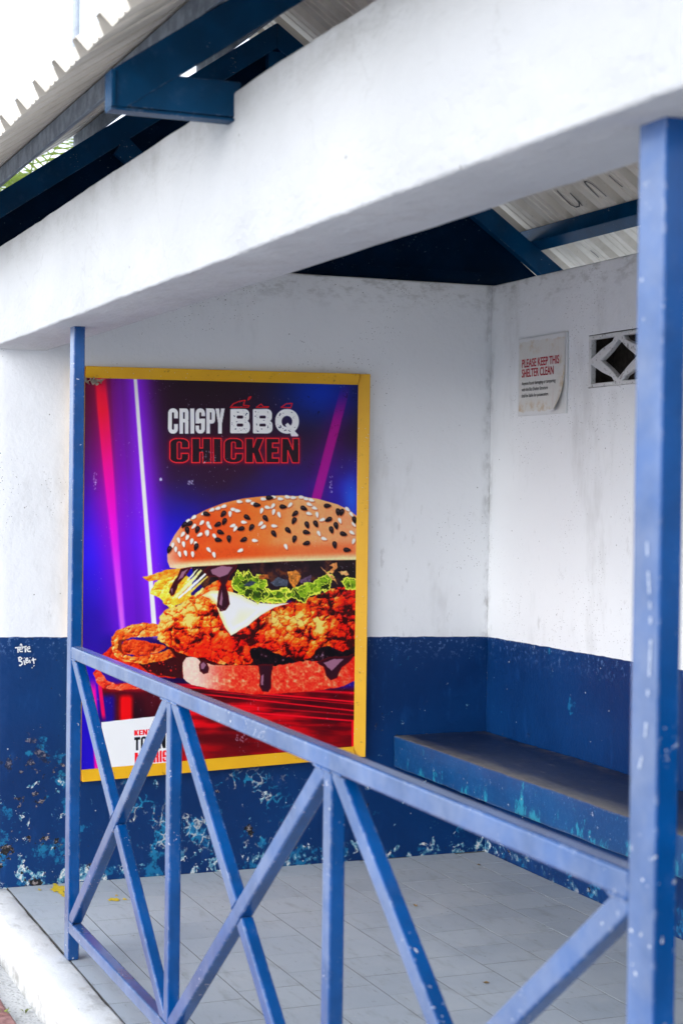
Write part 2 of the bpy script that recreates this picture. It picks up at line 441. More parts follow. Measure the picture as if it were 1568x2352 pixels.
def mat_notice():
    g = G('notice_paper'); x, y, z = g.xyz()
    c = g.mix(g.noise(7, 4), (0.66, 0.645, 0.605), (0.73, 0.72, 0.69))
    n = g.noise(13, 5, .72)
    st = g.math('MAXIMUM', g.step(z, 2.01, 2.06), g.math('MAXIMUM', g.step(z, 1.85, 1.815), g.step(x, -5.67, -5.635)))
    c = g.mix(g.mul(g.mul(st, g.step(n, .44, .62)), .8), c, (0.56, 0.40, 0.22))
    c = g.mix(g.mul(g.step(g.noise(9, 5, .7, g.vmul(g.pos, (2, 1, .3))), .56, .66), .35), c, (0.62, 0.50, 0.46))
    # torn top layer shows the white board along the borders
    dx = g.math('MINIMUM', g.sub(x, -5.987), g.sub(-5.603, x)); dz = g.math('MINIMUM', g.sub(z, 1.782), g.sub(2.089, z))
    bord = g.add(g.math('MINIMUM', g.add(dx, .006), dz), g.mul(g.sub(g.noise(20, 5, .7), .5), .03))
    c = g.mix(g.step(bord, .020, .014), c, (0.74, 0.745, 0.75))
    g.set(Base_Color=c, Roughness=.6); g.bump(g.noise(30, 4), .2, .003)
    return g.m
def mat_breeze():
    g = G('breeze_block_paint')
    ed = g.step(g.noise(45, 5, .8), .55, .64)
    c = g.mix(g.mul(ed, .75), (0.70, 0.70, 0.70), (0.16, 0.145, 0.13))
    g.set(Base_Color=c, Roughness=.9); g.bump(g.noise(60, 5, .7), .9, .006)
    return g.m

M_WALL, M_PLASTER = mat_wall(), mat_plaster()
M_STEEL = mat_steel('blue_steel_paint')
M_DARK = mat_steel('navy_roof_steel_paint', (0.0008, 0.040, 0.105), .36, .35, .05, .3, 0.0)
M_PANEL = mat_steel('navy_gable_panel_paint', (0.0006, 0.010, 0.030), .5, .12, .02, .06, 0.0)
M_GALV, M_PURLIN, M_YELLOW, M_TILE = mat_galv(), mat_purlin(), mat_yellow(), mat_tile()
M_KERB, M_BENCH, M_GROUND, M_NOTICE, M_BREEZE = mat_kerb(), mat_bench(), mat_ground(), mat_notice(), mat_breeze()
M_SLAB = simple('tile_grout', (0.085, 0.078, 0.07), .9, .35, 30)
M_PAVER = simple('red_paver', (0.30, 0.12, 0.11), .85, .35, 24, .6, col2=(0.42, 0.21, 0.19))
M_CAVITY = simple('weathered_cavity', (0.045, 0.036, 0.03), .95, .4, 40, .8)
M_BOARD = simple('notice_board_enamel', (0.70, 0.71, 0.72), .4, .06, 9, .1)
M_RED = simple('red_print', (0.46, 0.006, 0.03), .5, .1, 60, 0)
M_BLACK = simple('black_print', (0.03, 0.03, 0.035), .5, .2, 60, 0)
M_CHALK = simple('white_marker', (0.75, 0.77, 0.78), .7, .12, 90, 0)
M_SCRAWL = simple('dark_marker', (0.03, 0.03, 0.04), .6, .2, 90, 0)
M_SPILL = simple('yellow_spilt_paint', (0.78, 0.55, 0.01), .5, .1, 40, .1)
M_POLE = simple('pale_lamp_post_paint', (0.40, 0.43, 0.48), .45, .12, 8, .1)
M_BARK = simple('palm_bark', (0.16, 0.13, 0.10), .9, .4, 18, .8)
def mat_frond():
    g = G('palm_leaf'); c = g.mix(g.noise(6, 3), (0.10, 0.17, 0.025), (0.20, 0.27, 0.06))
    g.set(Base_Color=c, Roughness=.45)
    t = g.new('ShaderNodeBsdfTranslucent'); g.put(t.inputs[0], (0.34, 0.42, 0.08))
    m = g.new('ShaderNodeMixShader'); m.inputs[0].default_value = .5
    g.t.links.new(g.b.outputs[0], m.inputs[1]); g.t.links.new(t.outputs[0], m.inputs[2])
    g.t.links.new(m.outputs[0], g.n['Material Output'].inputs[0]); return g.m
M_FROND = mat_frond()
M_WEED = simple('weed_leaf', (0.12, 0.16, 0.02), .6, .4, 40, .1, col2=(0.30, 0.34, 0.04))
M_LEAF = simple('dry_leaf', (0.28, 0.18, 0.06), .7, .4, 60, .2)
M_TORN = simple('torn_paper', (0.34, 0.29, 0.24), .85, .4, 60, .5)
M_LAMP = simple('lamp_housing', (0.30, 0.31, 0.33), .5, .15, 10, .1)

# ================================================================== SETTING
def sheet(name, x0, x1, y0, y1, z, mat, parent=None):
    return mesh_obj(name, [(x0,y0,z),(x1,y0,z),(x1,y1,z),(x0,y1,z)], [[0,1,2,3]], mat, parent)
ZG = -0.150
tag(sheet('ground', -220, 220, -220, 220, ZG, M_GROUND), kind='structure')

# brick footway in front of the kerb
def mat_footway():
    g = G('footway_bedding')
    b = g.new('ShaderNodeTexBrick'); g.put(b.inputs['Vector'], g.pos)
    b.inputs['Scale'].default_value = 1.0; b.inputs['Brick Width'].default_value = .21; b.inputs['Row Height'].default_value = .105
    b.inputs['Mortar Size'].default_value = .006
    b.inputs['Color1'].default_value = (0.30, 0.13, 0.12, 1); b.inputs['Color2'].default_value = (0.38, 0.19, 0.17, 1); b.inputs['Mortar'].default_value = (0.17, 0.16, 0.14, 1)
    g.set(Base_Color=g.mix(g.mul(g.step(g.noise(9, 6, .7), .42, .62), .7), b.outputs['Color'], (0.26, 0.24, 0.22)), Roughness=.9)
    g.bump(g.noise(60, 5), .5, .006); return g.m
foot = tag(sheet('footway', -9.0, 2.5, .40, 1.035, ZG+.004, mat_footway()), kind='structure')
pm = None
def unit_block(name, mat, inset=.06, jitter=0.0):
    """unit block 1 x 1 x 1 (base at z = 0) with a chamfered top"""
    b = bmesh.new(); i = inset
    lo = [b.verts.new((sx*.5, sy*.5, 0)) for sx, sy in ((-1,-1),(1,-1),(1,1),(-1,1))]
    mi = [b.verts.new((sx*.5, sy*.5, .7)) for sx, sy in ((-1,-1),(1,-1),(1,1),(-1,1))]
    hi = [b.verts.new((sx*(.5-i), sy*(.5-i*1.0), 1)) for sx, sy in ((-1,-1),(1,-1),(1,1),(-1,1))]
    for A, B in ((lo, mi), (mi, hi)):
        for k in range(4): b.faces.new([A[k], A[(k+1) % 4], B[(k+1) % 4], B[k]])
    b.faces.new(hi)
    me = bpy.data.meshes.new(name); b.normal_update(); b.to_mesh(me); b.free(); me.materials.append(mat)
    return me
pav = unit_block('paver', M_PAVER, .05)
n = 0
for r_ in range(6):
    yy = 1.028-.052-r_*.105
    for k in range(18):
        xx = -6.75 + k*.21 + (.105 if r_ % 2 else 0)
        o = bpy.data.objects.new('paver', pav); link(o, foot)
        o.location = Vector((xx, yy, ZG+.0045)) - foot.location
        o.scale = (.203, .098, .016+random.uniform(-.004, .004))
        o.rotation_euler = (random.uniform(-.02, .02), random.uniform(-.015, .015), random.uniform(-.02, .02))

tag(rough_box('kerb', XW+.002, XE, 1.112, 1.222, ZG-.02, .003, M_KERB, cell=.05, amp=.006, r=.012, edge_amp=.004, seed=2), kind='structure')

fl = tag(box('floor', XW-.1, XE, 1.2225, YB+.1, ZG-.02, -.0008, M_SLAB), kind='structure')
FLO = wloc(fl)
tile_me = unit_block('tile', M_TILE, .0012)
ROWS = [(1.224,1.405,.05),(1.405,1.61,.13),(1.61,1.815,.06),(1.815,2.018,.13),(2.018,2.22,.045),(2.22,2.425,.13),(2.425,2.632,.05),(2.632,2.842,.165),(2.842,3.05,.065),(3.05,3.187,.175)]
rest_v, rest_f = [], []
J = .0034
for (a, b_, off) in ROWS:
    x = -6.4+off
    while x < XE:
        x0, x1 = max(x, XW+.002), min(x+.2, XE)
        if x1-x0 > .02:
            zt = .006+random.uniform(-.0003, .0003)
            if x0 < -2.35:
                o = bpy.data.objects.new('tile', tile_me); link(o, fl)
                o.location = Vector(((x0+x1)/2, (a+b_)/2, -.006)) - FLO
                o.scale = (x1-x0-J, b_-a-J, zt)
                o.rotation_euler = (random.uniform(-.001, .001), random.uniform(-.001, .001), random.uniform(-.004, .004))
            else:
                k = len(rest_v)
                for z_ in (-.006, -.006+zt):
                    rest_v += [(x0+J/2, a+J/2, z_), (x1-J/2, a+J/2, z_), (x1-J/2, b_-J/2, z_), (x0+J/2, b_-J/2, z_)]
                rest_f += [[k+4,k+5,k+6,k+7],[k,k+1,k+5,k+4],[k+1,k+2,k+6,k+5],[k+2,k+3,k+7,k+6],[k+3,k,k+4,k+7]]
        x += .2
tag(mesh_obj('tile_field', rest_v, rest_f, M_TILE, fl), kind='stuff')

# yellow paint spilt on the tiles
def blob(cx, cy, rx, ry, z, seed):
    rr = random.Random(seed); P = []
    m = 14
    for k in range(m):
        a = 2*math.pi*k/m; q = rr.uniform(.55, 1.15)
        P.append((cx+rx*q*math.cos(a), cy+ry*q*math.sin(a), z))
    return P
def c2(x, y): return ((500/1568*x)*.81667, (2420+500/1568*y)*.81667)
def floor_at(px, py): d = ray(px, py); t = -EYE/d.z; return CPOS + d*t
for i, (a, b_, rx, ry) in enumerate(((495,220,.05,.008),(500,260,.06,.022),(550,252,.05,.018),(545,290,.035,.012),(565,318,.02,.010),(1010,350,.028,.016),(1102,345,.015,.008),(968,353,.018,.008),(350,262,.018,.006),(1028,312,.012,.006))):
    p = floor_at(*c2(a, b_))
    V = blob(p.x, p.y, rx, ry, .0022+.0003*(i % 3), i)
    mesh_obj('paint_splash', V, [list(range(len(V)))], M_SPILL, fl)

# ================================================================== BUS SHELTER
sh = tag(empty('bus_shelter', (-2.5, 2.25, 0)), 'white plastered open bus shelter with blue dado and corrugated gable roof', 'bus shelter')

def plaster_wall(name, x0, x1, y0, y1, z0, z1, mat, hole=None, cell=.09, amp=.003, r=.01, seed=0.0):
    """rough_box whose street-side face (y0) may carry a rectangular opening"""
    def coords(lo, hi, cuts):
        m = max(3, int((hi-lo)/cell)); a = [lo, lo+r]+[lo+r+(hi-lo-2*r)*k/m for k in range(1, m)]+[hi-r, hi]
        for c in cuts:
            a = [v for v in a if abs(v-c) > .018]+[c]
        return sorted(a)
    cx = coords(x0, x1, hole[:2] if hole else []); cy = coords(y0, y1, []); cz = coords(z0, z1, hole[2:] if hole else [])
    cs = (cx, cy, cz); key = {}; V = []; F = []
    def vid(k):
        if k in key: return key[k]
        p = Vector([cs[i][k[i]] for i in range(3)]); onb = [k[i] in (0, len(cs[i])-1) for i in range(3)]; nb = sum(onb)
        if nb >= 2:
            for i in range(3):
                if onb[i]: p[i] += (.3*r if k[i] == 0 else -.3*r)
            p += mnoise.noise_vector(p*9+Vector((seed, 4, 4)))*.004
        p += (mnoise.noise_vector(p*2+Vector((seed, 0, 0)))*.7+mnoise.noise_vector(p*6+Vector((seed, 0, 9)))*.3)*amp
        key[k] = len(V); V.append(p); return key[k]
    for a in range(3):
        b_, c = (a+1) % 3, (a+2) % 3
        for side in (0, len(cs[a])-1):
            for i in range(len(cs[b_])-1):
                for j in range(len(cs[c])-1):
                    if hole and a == 1 and side == 0:       # b_ = z, c = x
                        mz = (cs[2][i]+cs[2][i+1])/2; mx = (cs[0][j]+cs[0][j+1])/2
                        if hole[0] < mx < hole[1] and hole[2] < mz < hole[3]: continue
                    q = []
                    for di, dj in ((0,0),(1,0),(1,1),(0,1)):
                        k = [0,0,0]; k[a] = side; k[b_] = i+di; k[c] = j+dj; q.append(vid(tuple(k)))
                    F.append(q if side else q[::-1])
    return mesh_obj(name, V, F, mat, sh, smooth=True)

HOLE = (-5.456, -5.036, 1.868, 2.062)
plaster_wall('end_wall', XW-WT, XW, 1.128, YB+WT+.02, ZG-.02, ZT, M_WALL, seed=1)
plaster_wall('back_wall', XW-.002, XE, YB, YB+WT, ZG-.02, ZT-.002, M_WALL, hole=HOLE, seed=5)
plaster_wall('end_wall', XE, XE+WT, 1.128, YB+WT+.02, ZG-.02, ZT, M_WALL, seed=9)  # unseen right end wall, added to darken the reflections in the steel
# lined recess behind the breeze block
hx0, hx1, hz0, hz1 = HOLE; hd = YB+.11; e = .006
mesh_obj('vent_recess', [(hx0-e,YB+.004,hz0-e),(hx1+e,YB+.004,hz0-e),(hx1+e,YB+.004,hz1+e),(hx0-e,YB+.004,hz1+e),(hx0-e,hd,hz0-e),(hx1+e,hd,hz0-e),(hx1+e,hd,hz1+e),(hx0-e,hd,hz1+e)],
         [[4,5,6,7],[0,1,5,4],[1,2,6,5],[2,3,7,6],[3,0,4,7]], M_CAVITY, sh)
rough_box('front_beam', XW-.004, XE, YF0, YF1, ZU, ZT+.004, M_PLASTER, sh, cell=.07, amp=.004, r=.007, edge_amp=.003, seed=4)

for x0, x1 in ((-5.274, -5.219), (-1.957, -1.892), (XE-.16, XE-.105)):
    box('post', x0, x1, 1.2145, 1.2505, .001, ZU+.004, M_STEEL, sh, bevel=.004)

# ---- roof steel
def rafter_pair(xa, xb, mat, end=.88, low=2.277):
    f = lambda y: ZRAFT(y)
    d = .098
    yb = YR-(3.302-d-low)/TAN
    prism('rafter', [(end, f(end)), (YR-.001, f(YR)), (YR-.001, f(YR)-d), (yb, low), (end, low)], 'x', xa, xb, mat, sh, bevel=.002)
    m = lambda y: 2*YR-y
    prism('rafter', [(m(end), f(end)), (YR+.001, f(YR)), (YR+.001, f(YR)-d), (m(yb), low), (m(end), low)], 'x', xa, xb, mat, sh, bevel=.002)
for xr in (-3.46, -.55):
    rafter_pair(xr-.022, xr+.022, M_DARK)
    prism('tie_bracket', [(.883, 2.279), (1.155, 2.279), (1.155, 2.354), (.883, 2.354)], 'x', xr-.0195, xr+.0195, M_DARK, sh, bevel=.002)
    prism('tie_bracket', [(YB+.10, 2.279), (2*YR-.883, 2.279), (2*YR-.883, 2.354), (YB+.10, 2.354)], 'x', xr-.0195, xr+.0195, M_DARK, sh, bevel=.002)
    prism('bracket_flange', [(.872, 2.270), (1.150, 2.270), (1.150, 2.276), (.872, 2.276)], 'x', xr-.022, xr+.022, M_DARK, sh, bevel=.001)
    box('end_plate', xr-.028, xr+.028, .872, .8795, 2.2765, 2.352, M_DARK, sh)
# gable truss over the end wall
GX0, GX1 = XW-.062, XW-.022
rafter_pair(GX0, GX1, M_DARK, end=.95, low=2.336)
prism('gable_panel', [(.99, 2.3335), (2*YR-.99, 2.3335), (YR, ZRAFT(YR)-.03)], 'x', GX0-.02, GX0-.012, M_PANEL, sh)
prism('bottom_chord', [(1.16, 2.337), (2*YR-1.16, 2.337), (2*YR-1.16, 2.385), (1.16, 2.385)], 'x', GX0+.002, GX1-.030, M_PANEL, sh)
prism('king_post', [(YR-.033, 2.386), (YR+.033, 2.386), (YR+.033, 3.19), (YR-.033, 3.19)], 'x', GX0+.003, GX1-.005, M_DARK, sh)
for sgn in (-1, 1):
    a = (1.63, ZRAFT(1.63)-.097); c = (2.10, 2.386)
    t = Vector((c[0]-a[0], c[1]-a[1])).normalized(); nn = Vector((-t.y, t.x))*.032
    q = [(a[0]+nn.x, a[1]+nn.y+.012), (c[0]+nn.x, c[1]+.001), (c[0]-nn.x, c[1]+.001), (a[0]-nn.x-.0, a[1]-nn.y-.012)]
    if sgn > 0: q = [(2*YR-p_[0], p_[1]) for p_ in q]
    prism('strut', q, 'x', GX0+.004, GX1-.006, M_DARK, sh)
# purlins, lying on the rafters
for y0 in (1.07, 1.53, 2.03):
    for sgn in (-1, 1):
        ya, yb2 = y0, y0+.048
        q = [(ya, ZRAFT(ya)+.001), (yb2, ZRAFT(yb2)+.001), (yb2, ZRAFT(yb2)+HP-.003), (ya, ZRAFT(ya)+HP-.003)]
        if sgn > 0: q = [(2*YR-p_[0], p_[1]) for p_ in q]
        prism('purlin', q, 'x', -6.62, XE+.2, M_PURLIN if sgn < 0 else M_DARK, sh, bevel=.003)

# ---- roof sheets
roof = empty('roof', (-2.5, YR, 2.37), sh)
PITCH_R, RIBH = .197, .036
TH = math.atan(TAN)
PROF = [(0,0),(.022,0),(.026,.0035),(.034,.0035),(.038,0),(.066,0),(.070,.0035),(.078,.0035),(.082,0),(.108,0),(.127,RIBH),(.156,RIBH),(.175,0),(.197,0)]
def roof_sheet(x0, npitch, side, lap):
    ys = [.805, 1.3, 1.8, YR-.004] if side < 0 else [2*YR-.805, 2*YR-1.3, 2*YR-1.8, YR+.004]
    prof = []
    for k in range(npitch):
        for (s_, h_) in (PROF if k == npitch-1 else PROF[:-1]): prof.append((k*PITCH_R+s_, h_))
    ny = math.sin(TH)*(-1 if side < 0 else 1); nz = math.cos(TH)
    V = []; F = []; m = len(prof)
    for lay in (0, 1):
        for y in ys:
            sag = .003*math.sin(y*9+x0*3)
            for (s_, h_) in prof:
                d = h_ + lay*.0012 + lap
                V.append((x0+s_, y+ny*d, ZRAFT(y)+HP+nz*d+sag*0))
    L = len(ys)*m
    for j in range(len(ys)-1):
        for i in range(m-1):
            a = j*m+i; q = [a, a+1, a+1+m, a+m]
            if side > 0: q = q[::-1]
            F.append(q[::-1]); F.append([v+L for v in q])
    for i in range(m-1):
        for j in (0, len(ys)-1):
            a = j*m+i; F.append([a, a+1, a+1+L, a+L])
    return mesh_obj('roof_sheet', V, F, M_GALV, roof)
for k in range(8):
    for side in (-1, 1): roof_sheet(-6.69+k*5*PITCH_R, 5, side, .0)
cap = [(YR-.16, ZRAFT(YR-.16)+HP+.055), (YR, ZRAFT(YR)+HP+.062), (YR+.16, ZRAFT(YR+.16)+HP+.055)]
prism('ridge_cap', cap+[(p_[0], p_[1]+.002) for p_ in cap[::-1]], 'x', -6.70, XE+.1, M_GALV, roof)

# ---- scrawl on the underside of the back slope
def on_back(px, py, off):
    d = ray(px, py); k = -TAN; rhs = 3.302+off-k*YR*-1*-1 if False else 3.302+off+TAN*YR-EYE
    t = rhs/(d.z+TAN*d.y); return CPOS+d*t
def cc2(x, y): return ((1200+x*720/1568)*.81667, (300+y*1000/2178)*.81667)
scr = [[(795,515),(840,565),(880,602),(910,616),(932,610),(930,590),(905,560),(875,528)], [(925,575),(950,608)],
       [(1052,556),(1010,515),(975,480),(963,462),(975,458),(1010,475),(1055,512),(1097,550)], [(1113,422),(1150,455),(1197,493)], [(1000,880),(1050,924)]]
nrm = Vector((0, -math.sin(TH), -math.cos(TH)))
for l in scr: strokes('marker_stroke', [[on_back(*cc2(*p_), HP-.004) for p_ in l]], .006, nrm, M_SCRAWL, sh)
# ---- scrawl on the dado outside the railing
def cg(x, y): return ((x*300/1568)*.81667, (1780+y*220/1150)*.81667)
gl = [[(225,220),(300,210)],[(268,215),(270,290)],[(300,185),(312,160),(328,188)],[(290,245),(340,232),(335,205),(305,212),(290,245),(300,275),(340,272)],
      [(340,212),(395,195)],[(372,205),(380,285)],[(395,245),(445,225),(440,200),(405,215),(395,245),(420,272),(460,272)],
      [(268,370),(300,355),(328,375),(300,405),(280,410),(325,425),(332,455),(305,480),(285,475)],[(280,365),(288,410)],[(355,400),(372,470)],[(358,365),(362,372)],
      [(385,375),(388,440)],[(385,375),(412,370),(415,390),(390,402),(425,412),(425,430),(388,442)],[(440,395),(448,445)],[(445,360),(448,367)],[(490,365),(505,455)],[(468,402),(535,388)],[(500,480),(506,488)]]
strokes('chalk_scrawl', [[on_x(*cg(*p_), XW+.006) for p_ in l] for l in gl], .0048, (1, 0, 0), M_CHALK, sh)

# ================================================================== BENCH
bench = tag(empty('bench', (-2.5, 2.98, 0)), 'blue painted concrete slab bench with rubbed edge along the back wall', 'bench')
rough_box('seat', XW+.006, XE-.05, 2.773, YB-.004, .370, .497, M_BENCH, bench, cell=.06, amp=.004, r=.007, edge_amp=.004, seed=8)
for xs in (-3.4, -.8):
    rough_box('support', xs-.06, xs+.06, 2.86, YB-.006, .001, .371, M_BENCH, bench, cell=.1, amp=.003, seed=xs)

# ================================================================== RAILING
rail = tag(empty('railing', (-3.59, 1.2325, 0)), 'blue tubular steel railing with crossed bars between two posts', 'railing')
RY0, RY1 = 1.2150, 1.2500
XL, XRR = -5.2185, -1.9575
ZB0, ZB1, ZP0, ZP1 = .088, .126, .947, .987
def bar(name, x0, x1, z0, z1, dy=0.0):
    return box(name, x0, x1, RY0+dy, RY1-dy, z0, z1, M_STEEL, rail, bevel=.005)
bar('top_rail', XL, XRR, ZP0, ZP1); bar('bottom_rail', XL, XRR, ZB0, ZB1)
MU = [(-4.162, -4.124), (-3.074, -3.033)]
for a, b_ in MU: bar('upright', a, b_, ZB1+.0005, ZP0-.0005, .0008)
def clip(poly, x0, x1, z0, z1):
    for (ax, val, sgn) in ((0, x0, 1), (0, x1, -1), (1, z0, 1), (1, z1, -1)):
        out = []
        for i in range(len(poly)):
            a, b_ = poly[i], poly[(i+1) % len(poly)]
            da, db = sgn*(a[ax]-val), sgn*(b_[ax]-val)
            if da >= 0: out.append(a)
            if (da >= 0) != (db >= 0):
                t = da/(da-db); out.append((a[0]+(b_[0]-a[0])*t, a[1]+(b_[1]-a[1])*t))
        poly = out
    return poly
def halfclip(poly, p, nvec):
    out = []
    for i in range(len(poly)):
        a, b_ = poly[i], poly[(i+1) % len(poly)]
        da = (a[0]-p[0])*nvec[0]+(a[1]-p[1])*nvec[1]; db = (b_[0]-p[0])*nvec[0]+(b_[1]-p[1])*nvec[1]
        if da >= 0: out.append(a)
        if (da >= 0) != (db >= 0):
            t = da/(da-db); out.append((a[0]+(b_[0]-a[0])*t, a[1]+(b_[1]-a[1])*t))
    return out
def strip(p, q, w_):
    d = Vector((q[0]-p[0], q[1]-p[1])); L = d.length; d /= L; n_ = Vector((-d.y, d.x))*w_/2
    p = Vector(p)-d*.2; q = Vector(q)+d*.2
    return [tuple(p+n_), tuple(q+n_), tuple(q-n_), tuple(p-n_)], n_.normalized()
edges = [(XL, MU[0][0]), (MU[0][1], MU[1][0]), (MU[1][1], XRR)]
for (a, b_) in edges:
    z0, z1 = ZB1, ZP0; e_ = .0006; wd = .040
    R = (a+e_, b_-e_, z0+e_, z1-e_)
    s1, n1 = strip((a+.012, z0+.004), (b_-.012, z1-.002), wd)      # rises away from the end wall: in one length
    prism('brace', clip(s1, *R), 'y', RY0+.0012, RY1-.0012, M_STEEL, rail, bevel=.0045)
    s2, n2 = strip((a+.020, z1-.002), (b_-.012, z0+.004), wd)
    mid = ((a+b_)/2, (z0+z1)/2)
    for sg in (1, -1):
        nn = (n1.x*sg, n1.y*sg)
        P = (mid[0]+n1.x*sg*(wd/2+.0008), mid[1]+n1.y*sg*(wd/2+.0008))
        q = halfclip(clip(s2, *R), P, nn)
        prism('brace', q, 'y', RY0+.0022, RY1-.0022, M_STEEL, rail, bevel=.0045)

# weld beads where the bars meet
def weld(p, q, r_=.0032):
    p, q = Vector(p), Vector(q); n_ = max(3, int((q-p).length/.006)); V = []; F = []
    t = (q-p).normalized(); a = t.cross(Vector((0, 1, 0))).normalized(); b_ = t.cross(a)
    for i in range(n_+1):
        c = p+(q-p)*i/n_; rr_ = r_*(random.uniform(.75, 1.25) if 0 < i < n_ else .3)
        for k in range(6):
            an = math.pi*k/3; V.append(c+(a*math.cos(an)+b_*math.sin(an))*rr_)
        if i:
            for k in range(6): o_ = (i-1)*6; F.append([o_+k, o_+(k+1) % 6, o_+6+(k+1) % 6, o_+6+k])
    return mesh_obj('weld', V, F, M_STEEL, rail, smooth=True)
for a, b_ in MU:
    for zz_ in (ZB1, ZP0): weld((a-.002, RY0, zz_), (b_+.002, RY0, zz_))
for (a, b_) in edges:
    weld((a+.002, RY0+.001, ZP0), (a+.055, RY0+.001, ZP0)); weld((b_-.055, RY0+.001, ZP0), (b_-.002, RY0+.001, ZP0))
    weld((a+.002, RY0+.001, ZB1), (a+.055, RY0+.001, ZB1)); weld((b_-.055, RY0+.001, ZB1), (b_-.002, RY0+.001, ZB1))
    mx, mz = (a+b_)/2, (ZB1+ZP0)/2
    d_ = Vector((b_-a, 0, ZP0-ZB1)).normalized(); n_ = Vector((-d_.z, 0, d_.x))*.021
    for sg in (1, -1): weld(Vector((mx, RY0+.002, mz))+n_*sg-d_*.022, Vector((mx, RY0+.002, mz))+n_*sg+d_*.022)
for zz_ in (ZP0, ZP1, ZB0, ZB1): weld((XL+.001, RY0+.001, zz_-.001), (XL+.001, RY1-.001, zz_-.001), .0025)
# white paint that ran down the near post, and two bare patches
run = [(1484,1200),(1485,1260),(1488,1330),(1492,1400),(1493,1470),(1490,1540),(1486,1600),(1481,1680),(1475,1730),(1466,1765)]
seg_ = []
for i in range(len(run)-1):
    for k in range(4):
        if random.random() < .62: seg_.append([on_y(*[lerp_ for lerp_ in (run[i][j]+(run[i+1][j]-run[i][j])*(k+m_*.9)/4 for j in (0, 1))], 1.2133) for m_ in (0, .5, 1)])
V = []; F = []
for l in seg_:
    v, f = ribbon(l, .0042, (0, -1, 0)); o_ = len(V); V += v; F += [[k+o_ for k in q] for q in f]
tag(mesh_obj('paint_drip', V, F, simple('old_paint_drip', (0.42, 0.47, 0.58), .5, .12, 60, 0), sh), kind='stuff')
for (px, py, rx, rz) in ((1520,1128,.006,.020), (1510,1560,.004,.010)):
    c = on_y(px, py, 1.2133); P = blob(c.x, c.z, rx, rz, 0, px)
    mesh_obj('bare_patch', [(min(p_[0], -1.8965), 1.2133, p_[1]) for p_ in P], [list(range(len(P)))], M_CHALK, sh)

# ================================================================== POSTER
pos = tag(empty('poster', (XW, 2.045, .40)), 'large neon burger advertising poster in a yellow frame on the end wall', 'poster')
def lerp(a, b, t): return a+(b-a)*t
PYL, PYR = 1.452, 2.639
def bot(y): return .3815+(y-1.506)*.0330          # lower outer edge
def top(y): return 1.9325+(y-1.508)*.0098         # upper outer edge
FW = .043
TO, TI = .034, .013                               # frame thickness at the outer and the inner arris
def frame_bar(name, A, B, An, Bn):
    """outer arris A-B, inner arris An-Bn, all (y, z); face leans inwards"""
    V = []
    for (p_, x_) in ((A, TO), (B, TO), (Bn, TI), (An, TI)):
        V.append((XW+x_, p_[0], p_[1]))
    for p_ in (A, B, Bn, An): V.append((XW+.001, p_[0], p_[1]))
    b = bmesh.new(); vv = [b.verts.new(v) for v in V]
    for f in ([0,1,2,3],[7,6,5,4],[0,4,5,1],[1,5,6,2],[2,6,7,3],[3,7,4,0]): b.faces.new([vv[i] for i in f])
    bmesh.ops.recalc_face_normals(b, faces=b.faces[:])
    bmesh.ops.bevel(b, geom=b.edges[:], offset=.0015, segments=1, affect='EDGES')
    return bm_obj(name, b, M_YELLOW, pos)
yi0, yi1 = PYL+FW, PYR-FW
g_ = .0006
frame_bar('frame_bar', (PYR, bot(PYR)), (PYR, top(PYR)), (yi1, bot(yi1)), (yi1, top(yi1)))
frame_bar('frame_bar', (PYL, bot(PYL)), (PYL, top(PYL)), (yi0, bot(yi0)), (yi0, top(yi0)))
frame_bar('frame_bar', (yi0+g_, top(yi0)), (yi1-g_, top(yi1)), (yi0+g_, top(yi0)-FW), (yi1-g_, top(yi1)-FW))
frame_bar('frame_bar', (yi0+g_, bot(yi0)), (yi1-g_, bot(yi1)), (yi0+g_, bot(yi0)+FW), (yi1-g_, bot(yi1)+FW))

# ---- the print: a fine sheet of vertices, each given its ink colour
NC, NR = 520, 700
yy = np.linspace(yi0, yi1, NC)[None, :].repeat(NR, 0)
vv_ = np.linspace(0, 1, NR)[:, None].repeat(NC, 1)
zz = (top(yy)-FW)*(1-vv_) + (bot(yy)+FW)*vv_
cr, cu, cf = (np.array(a) for a in (CR, CU, CF))
P3 = np.stack([np.full_like(yy, XW+.012), yy, zz-EYE], -1)
dep = P3@cf
SX = (784+FPX*(P3@cr)/dep)/.81667; SY = (1176-FPX*(P3@cu)/dep)/.81667
X = (SX-180)/.56122; Y = (SY-1340)/.56122          # layout units of the artwork
rs = np.random.RandomState(3)

